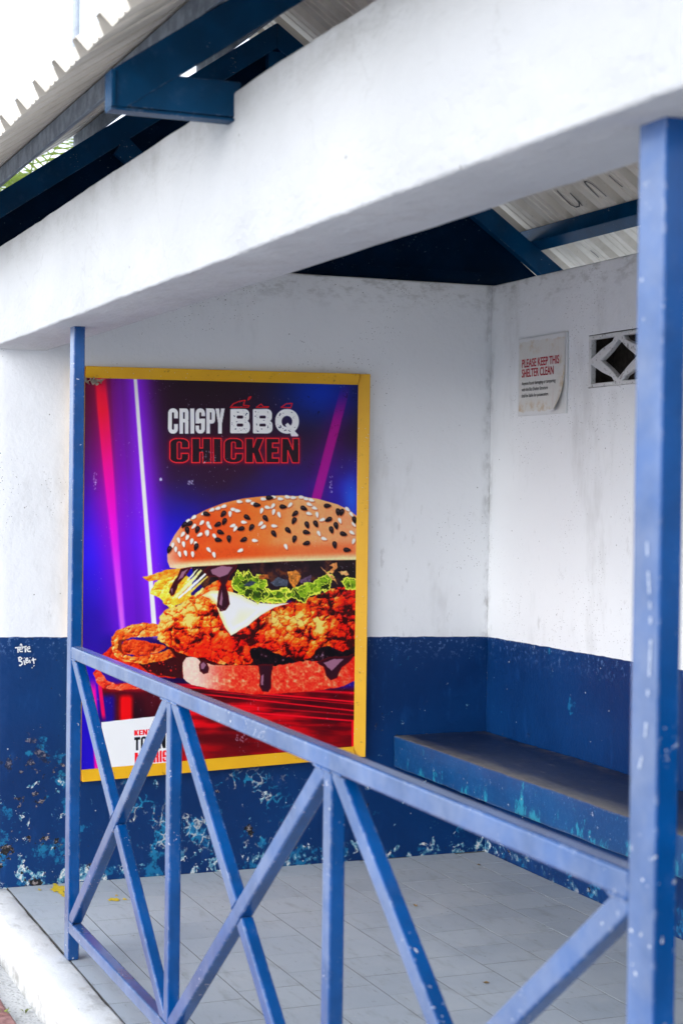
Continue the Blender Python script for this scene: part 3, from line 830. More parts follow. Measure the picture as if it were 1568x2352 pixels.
def vnoise(x, y, s, seed=0, oct=4, per=.5):
    out = np.zeros_like(x); amp = 1; tot = 0
    for o in range(oct):
        r_ = np.random.RandomState(seed*17+o); T = r_.rand(97, 97)
        fx, fy = x/s+50.3*o, y/s+17.7*o
        ix, iy = np.floor(fx).astype(int), np.floor(fy).astype(int); tx, ty = fx-ix, fy-iy
        tx = tx*tx*(3-2*tx); ty = ty*ty*(3-2*ty)
        a = T[iy % 97, ix % 97]; b = T[iy % 97, (ix+1) % 97]; c = T[(iy+1) % 97, ix % 97]; d = T[(iy+1) % 97, (ix+1) % 97]
        out += amp*((a*(1-tx)+b*tx)*(1-ty)+(c*(1-tx)+d*tx)*ty); tot += amp; amp *= per; s = s/2
    return out/tot
def worley(x, y, s, seed=0):
    r_ = np.random.RandomState(seed+99); JX, JY, JV = r_.rand(61, 61), r_.rand(61, 61), r_.rand(61, 61)
    ix, iy = np.floor(x/s).astype(int), np.floor(y/s).astype(int)
    f1 = np.full(x.shape, 9.); f2 = np.full(x.shape, 9.); val = np.zeros(x.shape)
    for dx in (-1, 0, 1):
        for dy in (-1, 0, 1):
            cx, cy = ix+dx, iy+dy
            d = np.hypot(x/s-(cx+JX[cy % 61, cx % 61]), y/s-(cy+JY[cy % 61, cx % 61]))
            nw = d < f1
            f2 = np.where(nw, f1, np.minimum(f2, d)); val = np.where(nw, JV[cy % 61, cx % 61], val); f1 = np.where(nw, d, f1)
    return f1, f2, val
def psdf(poly, x, y):
    p_ = np.array(poly, float); n_ = len(p_)
    d = np.full(x.shape, 1e9); ins = np.zeros(x.shape, bool)
    for i in range(n_):
        a, b = p_[i], p_[(i+1) % n_]; e_ = b-a
        t = np.clip(((x-a[0])*e_[0]+(y-a[1])*e_[1])/max(e_@e_, 1e-9), 0, 1)
        d = np.minimum(d, (x-a[0]-t*e_[0])**2+(y-a[1]-t*e_[1])**2)
        if a[1] != b[1]:
            c = ((a[1] > y) != (b[1] > y)) & (x < (b[0]-a[0])*(y-a[1])/(b[1]-a[1])+a[0]); ins ^= c
    return np.where(ins, -1, 1)*np.sqrt(d)
def sm(t, a, b): t = np.clip((t-a)/(b-a), 0, 1); return t*t*(3-2*t)
def rgb(*c): return np.array(c, float)/255
IMG = np.zeros((NR, NC, 3))
def over(mask, col, sl=None):
    tgt = IMG if sl is None else IMG[sl]
    m = mask[..., None]; tgt[...] = tgt*(1-m)+col*m
def region(x0, x1, y0, y1):
    """grid window that holds an artwork rectangle"""
    rr = np.where(((Y > y0) & (Y < y1)).any(1))[0]; cc_ = np.where(((X > x0) & (X < x1)).any(0))[0]
    if len(rr) == 0 or len(cc_) == 0: return None
    return (slice(rr[0], rr[-1]+1), slice(cc_[0], cc_[-1]+1))
def shape(poly, col, soft=1.6, warp=0, wscale=20, seed=0, alpha=1.0):
    p_ = np.array(poly); mg = 12+warp
    sl = region(p_[:, 0].min()-mg, p_[:, 0].max()+mg, p_[:, 1].min()-mg, p_[:, 1].max()+mg)
    if sl is None: return None, None
    x, y = X[sl], Y[sl]
    if warp:
        x = x+(vnoise(X[sl], Y[sl], wscale, seed, 3)-.5)*2*warp; y = y+(vnoise(X[sl], Y[sl], wscale, seed+5, 3)-.5)*2*warp
    d = psdf(poly, x, y)
    over(sm(d, soft, -soft)*alpha, col(X[sl], Y[sl], d) if callable(col) else np.array(col), sl)
    return sl, d
def ramp(t, stops):
    out = np.zeros(t.shape+(3,))
    ts = [s_[0] for s_ in stops]
    for c in range(3): out[..., c] = np.interp(t, ts, [s_[1][c] for s_ in stops])
    return out

# background: dark violet above, electric blue at both sides
b1 = vnoise(X, Y, 260, 1, 4)
tv = np.clip((Y+560)/1500, 0, 1)
left = sm(X, 620, 120); right = sm(X, 900, 1460)
over(np.ones_like(X), ramp(np.clip(tv*1.25+(b1-.5)*.25, 0, 1), [(0, rgb(40, 18, 32)), (.42, rgb(52, 22, 52)), (.58, rgb(44, 24, 100)), (.8, rgb(30, 20, 160)), (1, rgb(30, 0, 60))]))
over(left*sm(Y, -520, 250)*(.55+.45*b1), ramp(tv, [(0, rgb(60, 10, 70)), (.4, rgb(60, 20, 190)), (.65, rgb(45, 30, 225)), (1, rgb(40, 20, 170))]))
over(left*sm(Y, -200, -480)*.6, rgb(70, 5, 50))
over(np.exp(-((X-1290)/210)**2-((Y+420)/150)**2)*.95, rgb(0, 52, 165))
over(np.exp(-((X-1330)/120)**2-((Y+505)/30)**2)*.45, rgb(30, 110, 200))
over(right*sm(Y, -260, 60)*.75, ramp(b1, [(.3, rgb(40, 10, 110)), (.7, rgb(50, 40, 190))]))
over(np.exp(-((X-1440)/45)**2-((Y-110)/110)**2)*.7, rgb(40, 110, 220))
over(np.exp(-((X-560)/170)**2-((Y-380)/260)**2)*.6, rgb(30, 25, 205))
# light beams
def beam(x0, y0, k, wd, c_of_y, glow, ga, gc, amax=1.0, fade=None, soft=5):
    xc = x0+(Y-y0)*k; d = np.abs(X-xc); f = np.ones_like(X) if fade is None else fade
    over(np.exp(-(d/glow)**2)*ga*f, gc); over(sm(d, wd+soft, wd-soft)*amax*f, c_of_y)
fade_b = sm(Y, 830, 760)
cy = ramp(np.clip((Y+480)/1250, 0, 1), [(0, rgb(190, 10, 60)), (.12, rgb(255, 20, 50)), (.35, rgb(255, 0, 140)), (.55, rgb(220, 0, 190)), (.75, rgb(200, 60, 215)), (1, rgb(205, 120, 235))])
wl_ = np.interp(Y, [-480, 0, 760], [29, 24, 13])
beam(185, -461, .090, wl_, cy, 95, .7, ramp(np.clip((Y+480)/1250, 0, 1), [(0, rgb(150, 0, 60)), (.5, rgb(190, 0, 170)), (1, rgb(120, 20, 210))]), .95, fade_b, 10)
beam(262, -461, .060, 26, rgb(120, 15, 190), 40, .25, rgb(110, 10, 190), .18, fade_b)
beam(358, -491, .0765, np.interp(Y, [-500, 760], [9, 12]), ramp(np.clip((Y+480)/1250, 0, 1), [(0, rgb(205, 205, 235)), (1, rgb(225, 228, 255))]), 84, .85, rgb(140, 35, 225), 1.0, fade_b)
beam(1412, -455, -.262, 24, rgb(205, 0, 150), 60, .35, rgb(120, 0, 140), .62, sm(Y, -500, -250)*sm(Y, 330, 250))
over(sm(Y, 700, 1000)*sm(X, 520, 300)*.35, rgb(90, 10, 160))

# table in red light
d_t = Y-(1052+.018*(X-600))
tb = sm(d_t, -25, 15)
nz = vnoise(X*.18, Y, 40, 9, 4)
over(tb, ramp(np.clip(nz*1.3-.1, 0, 1), [(0, rgb(40, 0, 12)), (.45, rgb(95, 0, 14)), (.7, rgb(190, 0, 18)), (1, rgb(225, 10, 30))]))
over(tb*sm(Y, 1230, 1330)*.7, ramp(nz, [(0, rgb(90, 0, 10)), (1, rgb(160, 5, 14))]))
for (xa, ya, xb, yb_, wd_, al) in ((560,1050,1462,1130,5,.9),(640,1085,1462,1175,4,.8),(700,1075,1462,1142,3,.55),(520,1040,1462,1085,7,.7),(900,1180,1462,1226,5,.9),(760,1140,1462,1196,4,.5)):
    t = np.clip((X-xa)/(xb-xa), 0, 1); dl = np.abs(Y-(ya+(yb_-ya)*t)); m = sm(X, xa-40, xa+120)
    over(sm(dl, wd_+2, wd_*.3)*al*m, rgb(235, 15, 40))
over(sm(np.abs(X-1447), 9, 4)*sm(Y, 1215, 1235), rgb(235, 0, 30))
over(sm(X, 560, 470)*sm(Y, 1050, 1090), ramp(vnoise(X, Y*.3, 60, 12, 3), [(.2, rgb(40, 0, 20)), (.8, rgb(95, 5, 25))]))
over(sm(np.abs(X-312), 46, 12)*sm(Y, 1080, 1120), rgb(240, 5, 15))
over(sm(np.abs(X-222), 52, 15)*sm(Y, 1075, 1120)*.9, rgb(25, 5, 140))
over(sm(X, 200, 165)*sm(Y, 880, 960), rgb(35, 5, 175))
over(sm(np.abs(X-(150+(Y-1100)*.05)), 22, 6)*sm(Y, 980, 1100), rgb(235, 0, 150))
over(sm(np.abs(X-(168+(Y-940)*.12)), 14, 4)*sm(Y, 930, 960)*sm(Y, 1240, 1180), rgb(240, 0, 90))

# crisp fried crust -------------------------------------------------------
f1, f2, va = worley(X+(vnoise(X, Y, 30, 21)-.5)*46, Y+(vnoise(X, Y, 30, 22)-.5)*46, 40, 1)
g1, g2, vb = worley(X+(vnoise(X, Y, 14, 23)-.5)*14, Y+(vnoise(X, Y, 14, 24)-.5)*14, 20, 2)
hgt = np.sqrt(np.clip(1-(f1/.85)**2, 0, 1))*1.0+np.sqrt(np.clip(1-(g1/.8)**2, 0, 1))*.42+vnoise(X, Y, 12, 25, 3)*.2+vnoise(X, Y, 150, 26, 2)*1.2
gy_, gx_ = np.gradient(hgt)
lit = np.clip(.5+(gx_*.55+gy_*1.0)*2.6, 0, 1)
def crust(x0=None):
    t = lit*.62+(1-f1)*.30+(va-.5)*.34+(vb-.5)*.16+(vnoise(X, Y, 80, 27, 3)-.5)*.85+.05
    yel = sm(X, 900, 520)*.20+sm(Y, 900, 640)*.12-sm(X, 1290, 1430)*.12
    return np.clip(t+yel, 0, 1)
k1, k2, kv = worley(X+(vnoise(X, Y, 60, 33)-.5)*70, Y+(vnoise(X, Y, 60, 34)-.5)*70, 112, 7)
crc = np.clip((crust()-.5)*1.25+.5-.42*sm(k2-k1, .26, .02)*sm(vnoise(X, Y, 120, 35, 2), .36, .56)+(kv-.5)*.16, 0, 1)
CR_COL = ramp(crc, [(0, rgb(40, 4, 4)), (.22, rgb(120, 14, 4)), (.44, rgb(212, 44, 4)), (.62, rgb(240, 92, 10)), (.80, rgb(252, 150, 36)), (1, rgb(255, 214, 120))])
redz = .16+np.exp(-((X-900)/210)**2-((Y-850)/75)**2)*.75+sm(X, 1300, 1430)*.55+np.exp(-((X-700)/120)**2-((Y-880)/60)**2)*.5
CR_COL = CR_COL*(1-np.clip(redz, 0, 1)[..., None])+(CR_COL*np.array([1.0, .38, .22])+np.array([.10, 0, 0]))*np.clip(redz, 0, 1)[..., None]
CR_COL = CR_COL*(1-.32*(sm(f2-f1, .16, .0)*sm(vnoise(X, Y, 60, 28), .46, .6))[..., None])
def crust_col(x, y, d):
    sl = region(x.min()-.01, x.max()+.01, y.min()-.01, y.max()+.01)
    return CR_COL[CUR[0]]
CUR = [None]
def organic(poly, IMGC, warp=7, wscale=22, seed=0, soft=1.6):
    p_ = np.array(poly); mg = 14+warp
    sl = region(p_[:, 0].min()-mg, p_[:, 0].max()+mg, p_[:, 1].min()-mg, p_[:, 1].max()+mg)
    x = X[sl]+(vnoise(X[sl], Y[sl], wscale, seed, 3)-.5)*2*warp; y = Y[sl]+(vnoise(X[sl], Y[sl], wscale, seed+5, 3)-.5)*2*warp
    d = psdf(poly, x, y); over(sm(d, soft, -soft), IMGC[sl], sl); return sl, d

# onion rings, lower left
RING = ramp(np.clip(lit*.7+vnoise(X, Y, 26, 31, 3)*.55-.1, 0, 1), [(0, rgb(90, 14, 4)), (.35, rgb(200, 66, 12)), (.6, rgb(242, 128, 44)), (.85, rgb(252, 190, 110)), (1, rgb(255, 225, 170))])
PINK = RING*np.array([1.0, .62, .62])+np.array([.0, 0, .06])
organic([(185,900),(240,850),(280,870),(330,905),(500,880),(590,880),(600,1010),(480,1010),(330,960),(230,930)], RING*np.array([.85, .35, .25]), 8, 30, 40)
shape([(370,935),(560,905),(598,930),(592,1015),(430,985)], rgb(62, 4, 12), 4, 8, 30, 41)
for k in range(46):
    px_, py_ = rs.uniform(380, 590), rs.uniform(915, 1000); r_ = rs.uniform(2, 6)
    shape([(px_-r_, py_), (px_, py_-r_), (px_+r_, py_), (px_, py_+r_)], rgb(215, 40, 30) if k % 2 else rgb(20, 2, 8), 2, alpha=.8)
shape([(250,850),(270,790),(330,760),(330,810),(290,830),(300,890)], rgb(120, 40, 10), 4, 5, 18, 45)
organic([(238,860),(238,810),(262,775),(330,745),(400,733),(475,742),(482,800),(440,803),(340,806),(275,822),(270,870),(300,895),(380,905),(470,888),(560,850),(585,880),(500,925),(400,940),(310,930),(258,900)], RING, 5, 18, 42)
organic([(285,860),(300,825),(340,815),(400,822),(460,838),(520,850),(470,885),(370,898),(300,890)], RING*np.array([.92, .62, .5]), 6, 16, 43)
organic([(148,985),(165,960),(185,975),(215,1020),(260,1040),(340,1035),(420,1040),(380,1062),(280,1072),(200,1062),(165,1035)], PINK, 4, 18, 44)

# dark gap behind the bun
shape([(520,850),(700,900),(1000,920),(1475,860),(1475,960),(700,960),(590,950)], rgb(64, 4, 8), 6)
# bottom bun
bn = vnoise(X, Y, 16, 51, 4); bw_ = worley(X, Y, 13, 5)[0]
BB = ramp(np.clip(bn*.9+(bw_-.5)*.35+.05, 0, 1), [(0, rgb(176, 14, 14)), (.4, rgb(232, 58, 36)), (.65, rgb(244, 104, 66)), (1, rgb(255, 190, 150))])
lw = sm(X, 860, 650)[..., None]
BB = BB*(1-lw)+(BB*.25+rgb(252, 226, 214)*.75)*lw
rw = (sm(X, 1330, 1460)*.6+sm(Y, 1050, 1085)*.7)[..., None]; rw = np.clip(rw, 0, 1)
BB = BB*(1-rw)+BB*np.array([.95, .45, .45])*rw
organic([(598,1015),(596,935),(612,908),(660,902),(690,935),(760,945),(950,948),(1060,938),(1200,922),(1330,932),(1420,905),(1475,885),(1475,1015),(1400,1052),(1250,1075),(1090,1088),(960,1092),(830,1080),(720,1062),(640,1045)], BB, 4, 24, 52)

# dark filling under the crown
shape([(640,445),(760,436),(1000,424),(1475,412),(1475,600),(1330,640),(1180,630),(1000,600),(820,600),(700,560),(650,500)], lambda x, y, d: ramp(vnoise(x, y, 40, 61, 4), [(.2, rgb(20, 10, 16)), (.6, rgb(46, 24, 34)), (.85, rgb(120, 62, 30))]), 3)
# chicken
organic([(475,760),(482,700),(520,665),(575,640),(640,600),(740,600),(860,620),(1000,640),(1150,625),(1290,590),(1330,560),(1475,545),(1475,850),(1430,862),(1388,895),(1330,845),(1290,870),(1230,905),(1190,930),(1130,905),(1080,925),(1000,905),(930,940),(840,945),(770,940),(720,915),(640,905),(575,880),(520,850),(470,815)], CR_COL, 11, 24, 62)
# black sauce pool beneath it
for poly in ([(925,870),(985,850),(1040,880),(1120,905),(1175,925),(1100,945),(1000,950),(950,940)], [(1235,925),(1270,860),(1330,850),(1400,880),(1462,850),(1475,900),(1400,920),(1310,932)]):
    shape(poly, lambda x, y, d: ramp(vnoise(x, y, 18, 63, 3), [(.4, rgb(10, 4, 10)), (.7, rgb(40, 14, 24)), (.9, rgb(150, 120, 140))]), 2.5, 9, 22, 64)
organic([(1150,880),(1195,870),(1225,905),(1200,928),(1165,922)], CR_COL*np.array([1.0, .5, .35]), 5, 16, 65)

# shreds of onion at the left
SH = ramp(np.clip(lit*.6+vnoise(X, Y, 22, 71, 3)*.6-.05, 0, 1), [(0, rgb(150, 70, 6)), (.4, rgb(232, 150, 24)), (.7, rgb(250, 205, 70)), (1, rgb(255, 240, 180))])
organic([(430,585),(455,530),(520,500),(590,480),(640,520),(640,600),(585,640),(530,660),(505,645),(490,620)], SH, 7, 20, 72)
organic([(394,505),(445,492),(520,465),(600,455),(590,490),(520,510),(470,520),(425,528)], SH*np.array([1, .82, .75]), 4, 22, 73)
organic([(640,600),(700,560),(770,520),(845,520),(850,600),(800,640),(740,620)], CR_COL*np.array([1, .8, .7]), 6, 18, 76)
for (a, b, w0, col) in (((560,605),(690,470),15,rgb(250,222,150)), ((575,610),(735,465),11,rgb(252,246,238)), ((610,600),(720,500),9,rgb(240,190,90)), ((655,600),(700,560),12,rgb(244,205,120)), ((540,500),(640,458),9,rgb(226,140,50)), ((800,640),(835,590),11,rgb(240,176,50)), ((620,520),(670,465),7,rgb(255,236,190))):
    d_ = np.array(b, float)-a; L = np.hypot(*d_); n_ = np.array([-d_[1], d_[0]])/L*w0/1.6
    shape([tuple(np.array(a)+n_*.6), tuple((np.array(a)+b)/2+n_*1.1), tuple(np.array(b)+n_*.4), tuple(np.array(b)-n_*.4), tuple((np.array(a)+b)/2-n_*.9), tuple(np.array(a)-n_*.6)], lambda x, y, d, col=col: col*(.82+.35*vnoise(x, y, 12, 74, 2)[..., None]), 1.6, 3, 16, 75)

# cheese
shape([(690,598),(735,572),(800,570),(880,590),(960,632),(1060,640),(1130,634),(1060,655),(990,692),(930,742),(838,798),(805,755),(778,690),(760,640),(730,610)],
      lambda x, y, d: ramp(np.clip(sm(d, -2, -40)*.55+(x-700)/900+(vnoise(x, y, 90, 81, 2)-.5)*.3, 0, 1), [(0, rgb(238, 190, 128)), (.3, rgb(250, 230, 196)), (.7, rgb(250, 238, 218)), (1, rgb(240, 214, 170))]), 1.8, 3, 40, 82)

# lettuce with frilled rim
def lettuce(poly, seed, warp=15):
    p_ = np.array(poly); sl = region(p_[:, 0].min()-30, p_[:, 0].max()+30, p_[:, 1].min()-30, p_[:, 1].max()+30)
    x0, y0 = X[sl], Y[sl]
    x = x0+(vnoise(x0, y0, 17, seed, 2)-.5)*2*warp; y = y0+(vnoise(x0, y0, 17, seed+3, 2)-.5)*2*warp
    d = psdf(poly, x, y); a, b, c = worley(x, y, 34, seed)
    t = np.clip(vnoise(x0, y0, 26, seed+7, 3)*.9+(c-.5)*.5, 0, 1)
    col = ramp(t, [(0, rgb(24, 34, 10)), (.35, rgb(60, 88, 12)), (.6, rgb(116, 152, 22)), (1, rgb(176, 200, 50))])
    rim = np.maximum(sm(np.abs(d+3.5), 4.5, 1.5), sm(b-a, .12, .03)*.8)
    col = col*(1-rim[..., None])+rgb(214, 222, 84)*rim[..., None]
    over(sm(d, 1.5, -1.5), col, sl)
lettuce([(990,560),(1060,570),(1120,560),(1150,600),(1100,632),(1040,640),(985,620)], 97, 12)
lettuce([(842,505),(870,470),(905,488),(925,465),(950,500),(985,495),(1020,520),(1025,590),(1000,630),(965,640),(930,615),(895,600),(870,590),(848,565)], 91)
lettuce([(1105,575),(1150,565),(1185,540),(1215,520),(1255,530),(1300,500),(1322,470),(1345,510),(1330,560),(1290,590),(1235,600),(1215,640),(1180,632),(1150,610),(1110,605)], 92)
lettuce([(1000,630),(1040,606),(1090,612),(1120,628),(1060,640)], 93, 9)
lettuce([(1385,530),(1420,500),(1470,515),(1470,560),(1420,570)], 94, 10)
for (poly, c) in (([(1035,530),(1070,505),(1120,520),(1115,550),(1060,552)], rgb(78, 84, 100)), ([(895,545),(930,525),(965,530),(930,552)], rgb(56, 66, 86)), ([(1120,480),(1160,470),(1190,500),(1170,540),(1150,560),(1130,530)], rgb(196, 124, 50)), ([(975,495),(1025,490),(1028,512),(980,515)], rgb(170, 92, 40)), ([(1285,455),(1330,500),(1370,540),(1350,500)], rgb(230, 166, 100)), ([(1330,445),(1365,430),(1372,455),(1345,485),(1325,480),(1350,455)], rgb(226, 150, 86)), ([(1375,480),(1415,470),(1430,495),(1390,495)], rgb(232, 170, 110)), ([(1180,520),(1240,495),(1235,530),(1190,535)], rgb(92, 70, 96))):
    shape(poly, lambda x, y, d, c=c: c*(.6+.7*vnoise(x, y, 10, 95, 3)[..., None]), 2, 5, 14, 96)
# brown glaze running down
def glaze(poly, hl):
    shape(poly, lambda x, y, d: ramp(np.clip(-d/14, 0, 1), [(0, rgb(96, 14, 20)), (.5, rgb(66, 12, 26)), (1, rgb(52, 14, 30))]), 1.8, 3, 20, 101)
    for h in hl: shape(h, rgb(168, 122, 146), 3, 2, 12, 102, .8)
glaze([(700,470),(740,440),(870,444),(860,470),(830,500),(812,545),(826,600),(832,640),(810,672),(785,676),(765,650),(772,590),(786,540),(770,505),(720,500)], [[(735,468),(790,448),(845,455),(820,490),(780,505),(745,490)], [(778,640),(790,570),(796,610),(790,650)]])
glaze([(585,462),(640,452),(610,500),(575,540),(555,590),(540,600),(525,580),(545,535),(570,500)], [[(590,480),(622,462),(596,505),(572,520)], [(535,565),(545,560),(543,590)]])
glaze([(676,945),(690,918),(712,928),(728,960),(722,985),(700,992),(682,978)], [[(686,940),(700,930),(712,945),(700,965),(688,965)]])
glaze([(972,940),(1050,940),(1040,1000),(1038,1060),(1022,1082),(995,1078),(980,1050),(982,1000)], [[(988,1000),(1000,990),(998,1045),(988,1045)]])
glaze([(1265,930),(1330,905),(1420,900),(1462,880),(1440,920),(1390,960),(1368,1010),(1335,1022),(1312,1000),(1300,955)], [[(1300,935),(1350,915),(1400,915),(1365,950),(1340,975),(1320,955)]])

# crown of the bun
crown = [(532,458),(519,425),(518,395),(530,340),(556,292),(590,245),(640,205),(715,165),(800,133),(900,110),(1000,99),(1090,95),(1180,99),(1270,112),(1370,140),(1430,170),(1475,205),(1475,418),(1300,420),(1100,426),(900,436),(760,446),(640,452),(580,462)]
def crown_col(x, y, d):
    n_ = vnoise(x, y, 8, 111, 3); b_ = vnoise(x, y, 120, 112, 3)
    base = ramp(np.clip((x-520)/950+(b_-.5)*.25, 0, 1), [(0, rgb(226, 120, 84)), (.18, rgb(214, 84, 30)), (.45, rgb(228, 112, 44)), (.75, rgb(236, 152, 98)), (1, rgb(226, 146, 104))])
    ybot = np.interp(x, [520, 640, 900, 1475], [460, 452, 436, 418])
    e_ = sm(ybot-y, 46, 8)[..., None]; base = base*(1-e_)+rgb(248, 196, 150)*e_
    k_ = sm(ybot-y, 110, 60)[..., None]*(1-e_)*.45; base = base*(1-k_)+rgb(196, 66, 18)*k_
    l_ = sm(x, 610, 520)[..., None]*.6; base = base*(1-l_)+rgb(240, 176, 160)*l_
    tp = sm(-d, 40, 0)[..., None]*.35*(1-e_); base = base*(1-tp)+rgb(246, 190, 130)*tp
    return base*(.93+.14*n_[..., None])
shape(crown, crown_col, 1.8)
# seeds
def seed(cx, cy, L, Wd, ang, col, edge):
    c, s_ = math.cos(ang), math.sin(ang); P = []
    for k in range(14):
        a = 2*math.pi*k/14; u_ = math.cos(a)*L; v_ = math.sin(a)*Wd*(1-.32*math.cos(a))
        P.append((cx+u_*c-v_*s_, cy+u_*s_+v_*c))
    shape([(x+3, y+5) for x, y in P], rgb(120, 40, 10), 4, alpha=.45)
    shape(P, lambda x, y, d: col*(.72+.28*np.clip(-d/5, 0, 1)[..., None]) if edge else np.ones(x.shape+(1,))*col+.14*sm(-d, 3, 7)[..., None]*sm(y-cy, 2, -5)[..., None], 1.4)
blk = [(1030,107,0),(967,143,.1),(1098,152,.1),(1202,160,.5),(1320,147,0),(1372,178,1.5),(1391,180,1.9),(1455,218,1.3),(715,188,.3),(798,188,2.2),(803,226,2.0),(918,205,.6),(1010,210,.9),(1157,187,2.4),(1152,222,2.0),(1218,243,1.2),(1262,238,1.1),(1325,216,2.7),(1363,247,1.3),(1340,268,1.3),(1400,288,.3),(628,237,2.6),(618,270,1.4),(668,267,1.9),(770,241,2.7),(785,280,.4),(827,313,1.5),(886,262,2.9),(939,256,2.1),(1052,287,1.0),(1123,270,.8),(1215,280,.2),(1154,314,1.8),(1214,335,2.9),(900,317,2.7),(774,318,.2),(1356,343,1.4),(1418,368,.1),(662,353,1.9),(528,367,1.9),(603,243,2.3)]
wht = [(880,126,.1),(925,122,0),(950,135,0),(1000,113,.1),(1050,104,0),(1085,112,.1),(1120,103,.2),(1150,106,0),(1190,104,.1),(1215,112,.2),(1240,118,.3),(770,160,2.8),(800,150,2.8),(740,168,2.7),(850,165,.1),(870,172,.1),(832,188,1.6),(690,232,2.3),(722,240,1.4),(730,252,.9),(715,285,1.4),(680,292,2.6),(640,325,1.8),(600,340,1.4),(618,305,2.0),(575,320,1.3),(595,290,2.2),(560,365,1.5),(580,390,1.3),(610,385,1.3),(645,390,1.5),(720,283,1.5),(755,300,1.0),(726,368,.9),(752,393,1.3),(845,247,2.8),(858,262,2.1),(902,229,.1),(985,237,2.4),(998,253,2.6),(990,172,1.9),(1020,155,.2),(1046,148,2.2),(1050,178,1.8),(1078,192,1.2),(1132,143,2.3),(1054,248,.1),(957,321,.1),(883,371,2.7),(1112,352,1.2),(1228,186,.3),(1255,158,.4),(1230,140,.4),(1268,192,1.4),(1293,217,2.8),(1277,286,1.1),(1303,312,.3),(1382,222,1.2),(1420,165,.7),(1440,190,.9),(1443,282,.6),(1450,325,1.9),(1452,240,1.0),(650,205,2.5),(620,225,2.5),(700,185,2.7),(545,345,1.8),(650,250,2.3),(660,340,1.5)]
for (a, b, an) in wht: seed(a, b, 16.5, 9.0, an, rgb(246, 224, 208), True)
for (a, b, an) in blk: seed(a, b, 19.5, 11.5, an, rgb(26, 14, 22), False)

# ---- lettering
def rr(x0, y0, x1, y1, rx, ry, n_=5):
    P = []
    for (cx, cy, a0) in ((x1-rx, y0+ry, -90), (x1-rx, y1-ry, 0), (x0+rx, y1-ry, 90), (x0+rx, y0+ry, 180)):
        for k in range(n_+1):
            a = math.radians(a0+90*k/n_); P.append((cx+rx*math.cos(a), cy+ry*math.sin(a)))
    return P
def rc(x0, y0, x1, y1): return [(x0, y0), (x1, y0), (x1, y1), (x0, y1)]
GL = {
 'C': [(1, rr(0,0,1,1,.42,.2)), (-1, rr(.39,.15,.61,.85,.1,.06)), (-1, rc(.52,.40,1.2,.62))],
 'R': [(1, rr(0,0,1,.56,.3,.14)), (1, rc(0,0,.4,1)), (1, rr(.58,.44,1,1.2,.18,.1)), (-1, rc(.40,.15,.6,.42)), (-1, rc(.40,.58,.6,1.3)), (-1, rc(-.1,1,1.1,1.4))],
 'I': [(1, rc(0,0,1,1))],
 'S': [(1, rr(0,0,1,1,.42,.2)), (-1, rr(.4,.15,.61,.42,.1,.06)), (-1, rc(.5,.31,1.2,.40)), (-1, rr(.39,.58,.6,.86,.1,.06)), (-1, rc(-.2,.60,.5,.68))],
 'P': [(1, rr(0,0,1,.6,.3,.14)), (1, rc(0,0,.42,1)), (-1, rc(.42,.15,.6,.45))],
 'Y': [(1, [(0,0),(.4,0),(.5,.36),(.6,0),(1,0),(.7,.62),(.7,1),(.3,1),(.3,.62)])],
 'B': [(1, rr(0,0,.97,.54,.25,.2)), (1, rr(0,.46,1,1,.25,.2)), (1, rr(0,0,.5,1,.06,.05)), (-1, rr(.33,.27,.66,.39,.06,.05)), (-1, rr(.33,.60,.66,.72,.06,.05))],
 'Q': [(1, rr(0,0,1,.90,.48,.42,8)), (-1, rr(.27,.25,.72,.66,.22,.2,6)), (1, [(.42,.58),(.53,.5),(.72,.68),(.86,.84),(.98,.95),(.95,1.0),(.68,1.0),(.62,.86),(.52,.72)])],
 'H': [(1, rc(0,0,1,1)), (-1, rc(.42,-.2,.58,.4)), (-1, rc(.42,.58,.58,1.2))],
 'K': [(1, [(0,0),(.42,0),(.42,.36),(.60,0),(1,0),(.74,.48),(1,1),(.58,1),(.42,.62),(.42,1),(0,1)])],
 'E': [(1, rc(0,0,1,1)), (-1, rc(.5,.19,1.2,.38)), (-1, rc(.5,.60,1.2,.81)), (-1, rc(.94,.3,1.2,.7))],
 'N': [(1, [(0,0),(.38,0),(.65,.46),(.65,0),(1,0),(1,1),(.62,1),(.35,.5),(.35,1),(0,1)])],
 'T': [(1, rc(0,0,1,.22)), (1, rc(.32,0,.68,1))],
 'O': [(1, rr(0,0,1,1,.42,.2)), (-1, rr(.38,.16,.62,.84,.1,.06))],
 'U': [(1, rr(0,-.3,1,1,.42,.2)), (-1, rr(.38,-.5,.62,.84,.1,.06)), (-1, rc(-.1,-.6,1.1,0))],
 'W': [(1, [(0,0),(.24,0),(.32,.6),(.4,0),(.6,0),(.68,.6),(.76,0),(1,0),(.84,1),(.58,1),(.5,.5),(.42,1),(.16,1)])],
 'M': [(1, [(0,0),(.34,0),(.5,.55),(.66,0),(1,0),(1,1),(.72,1),(.72,.4),(.58,1),(.42,1),(.28,.4),(.28,1),(0,1)])],
}
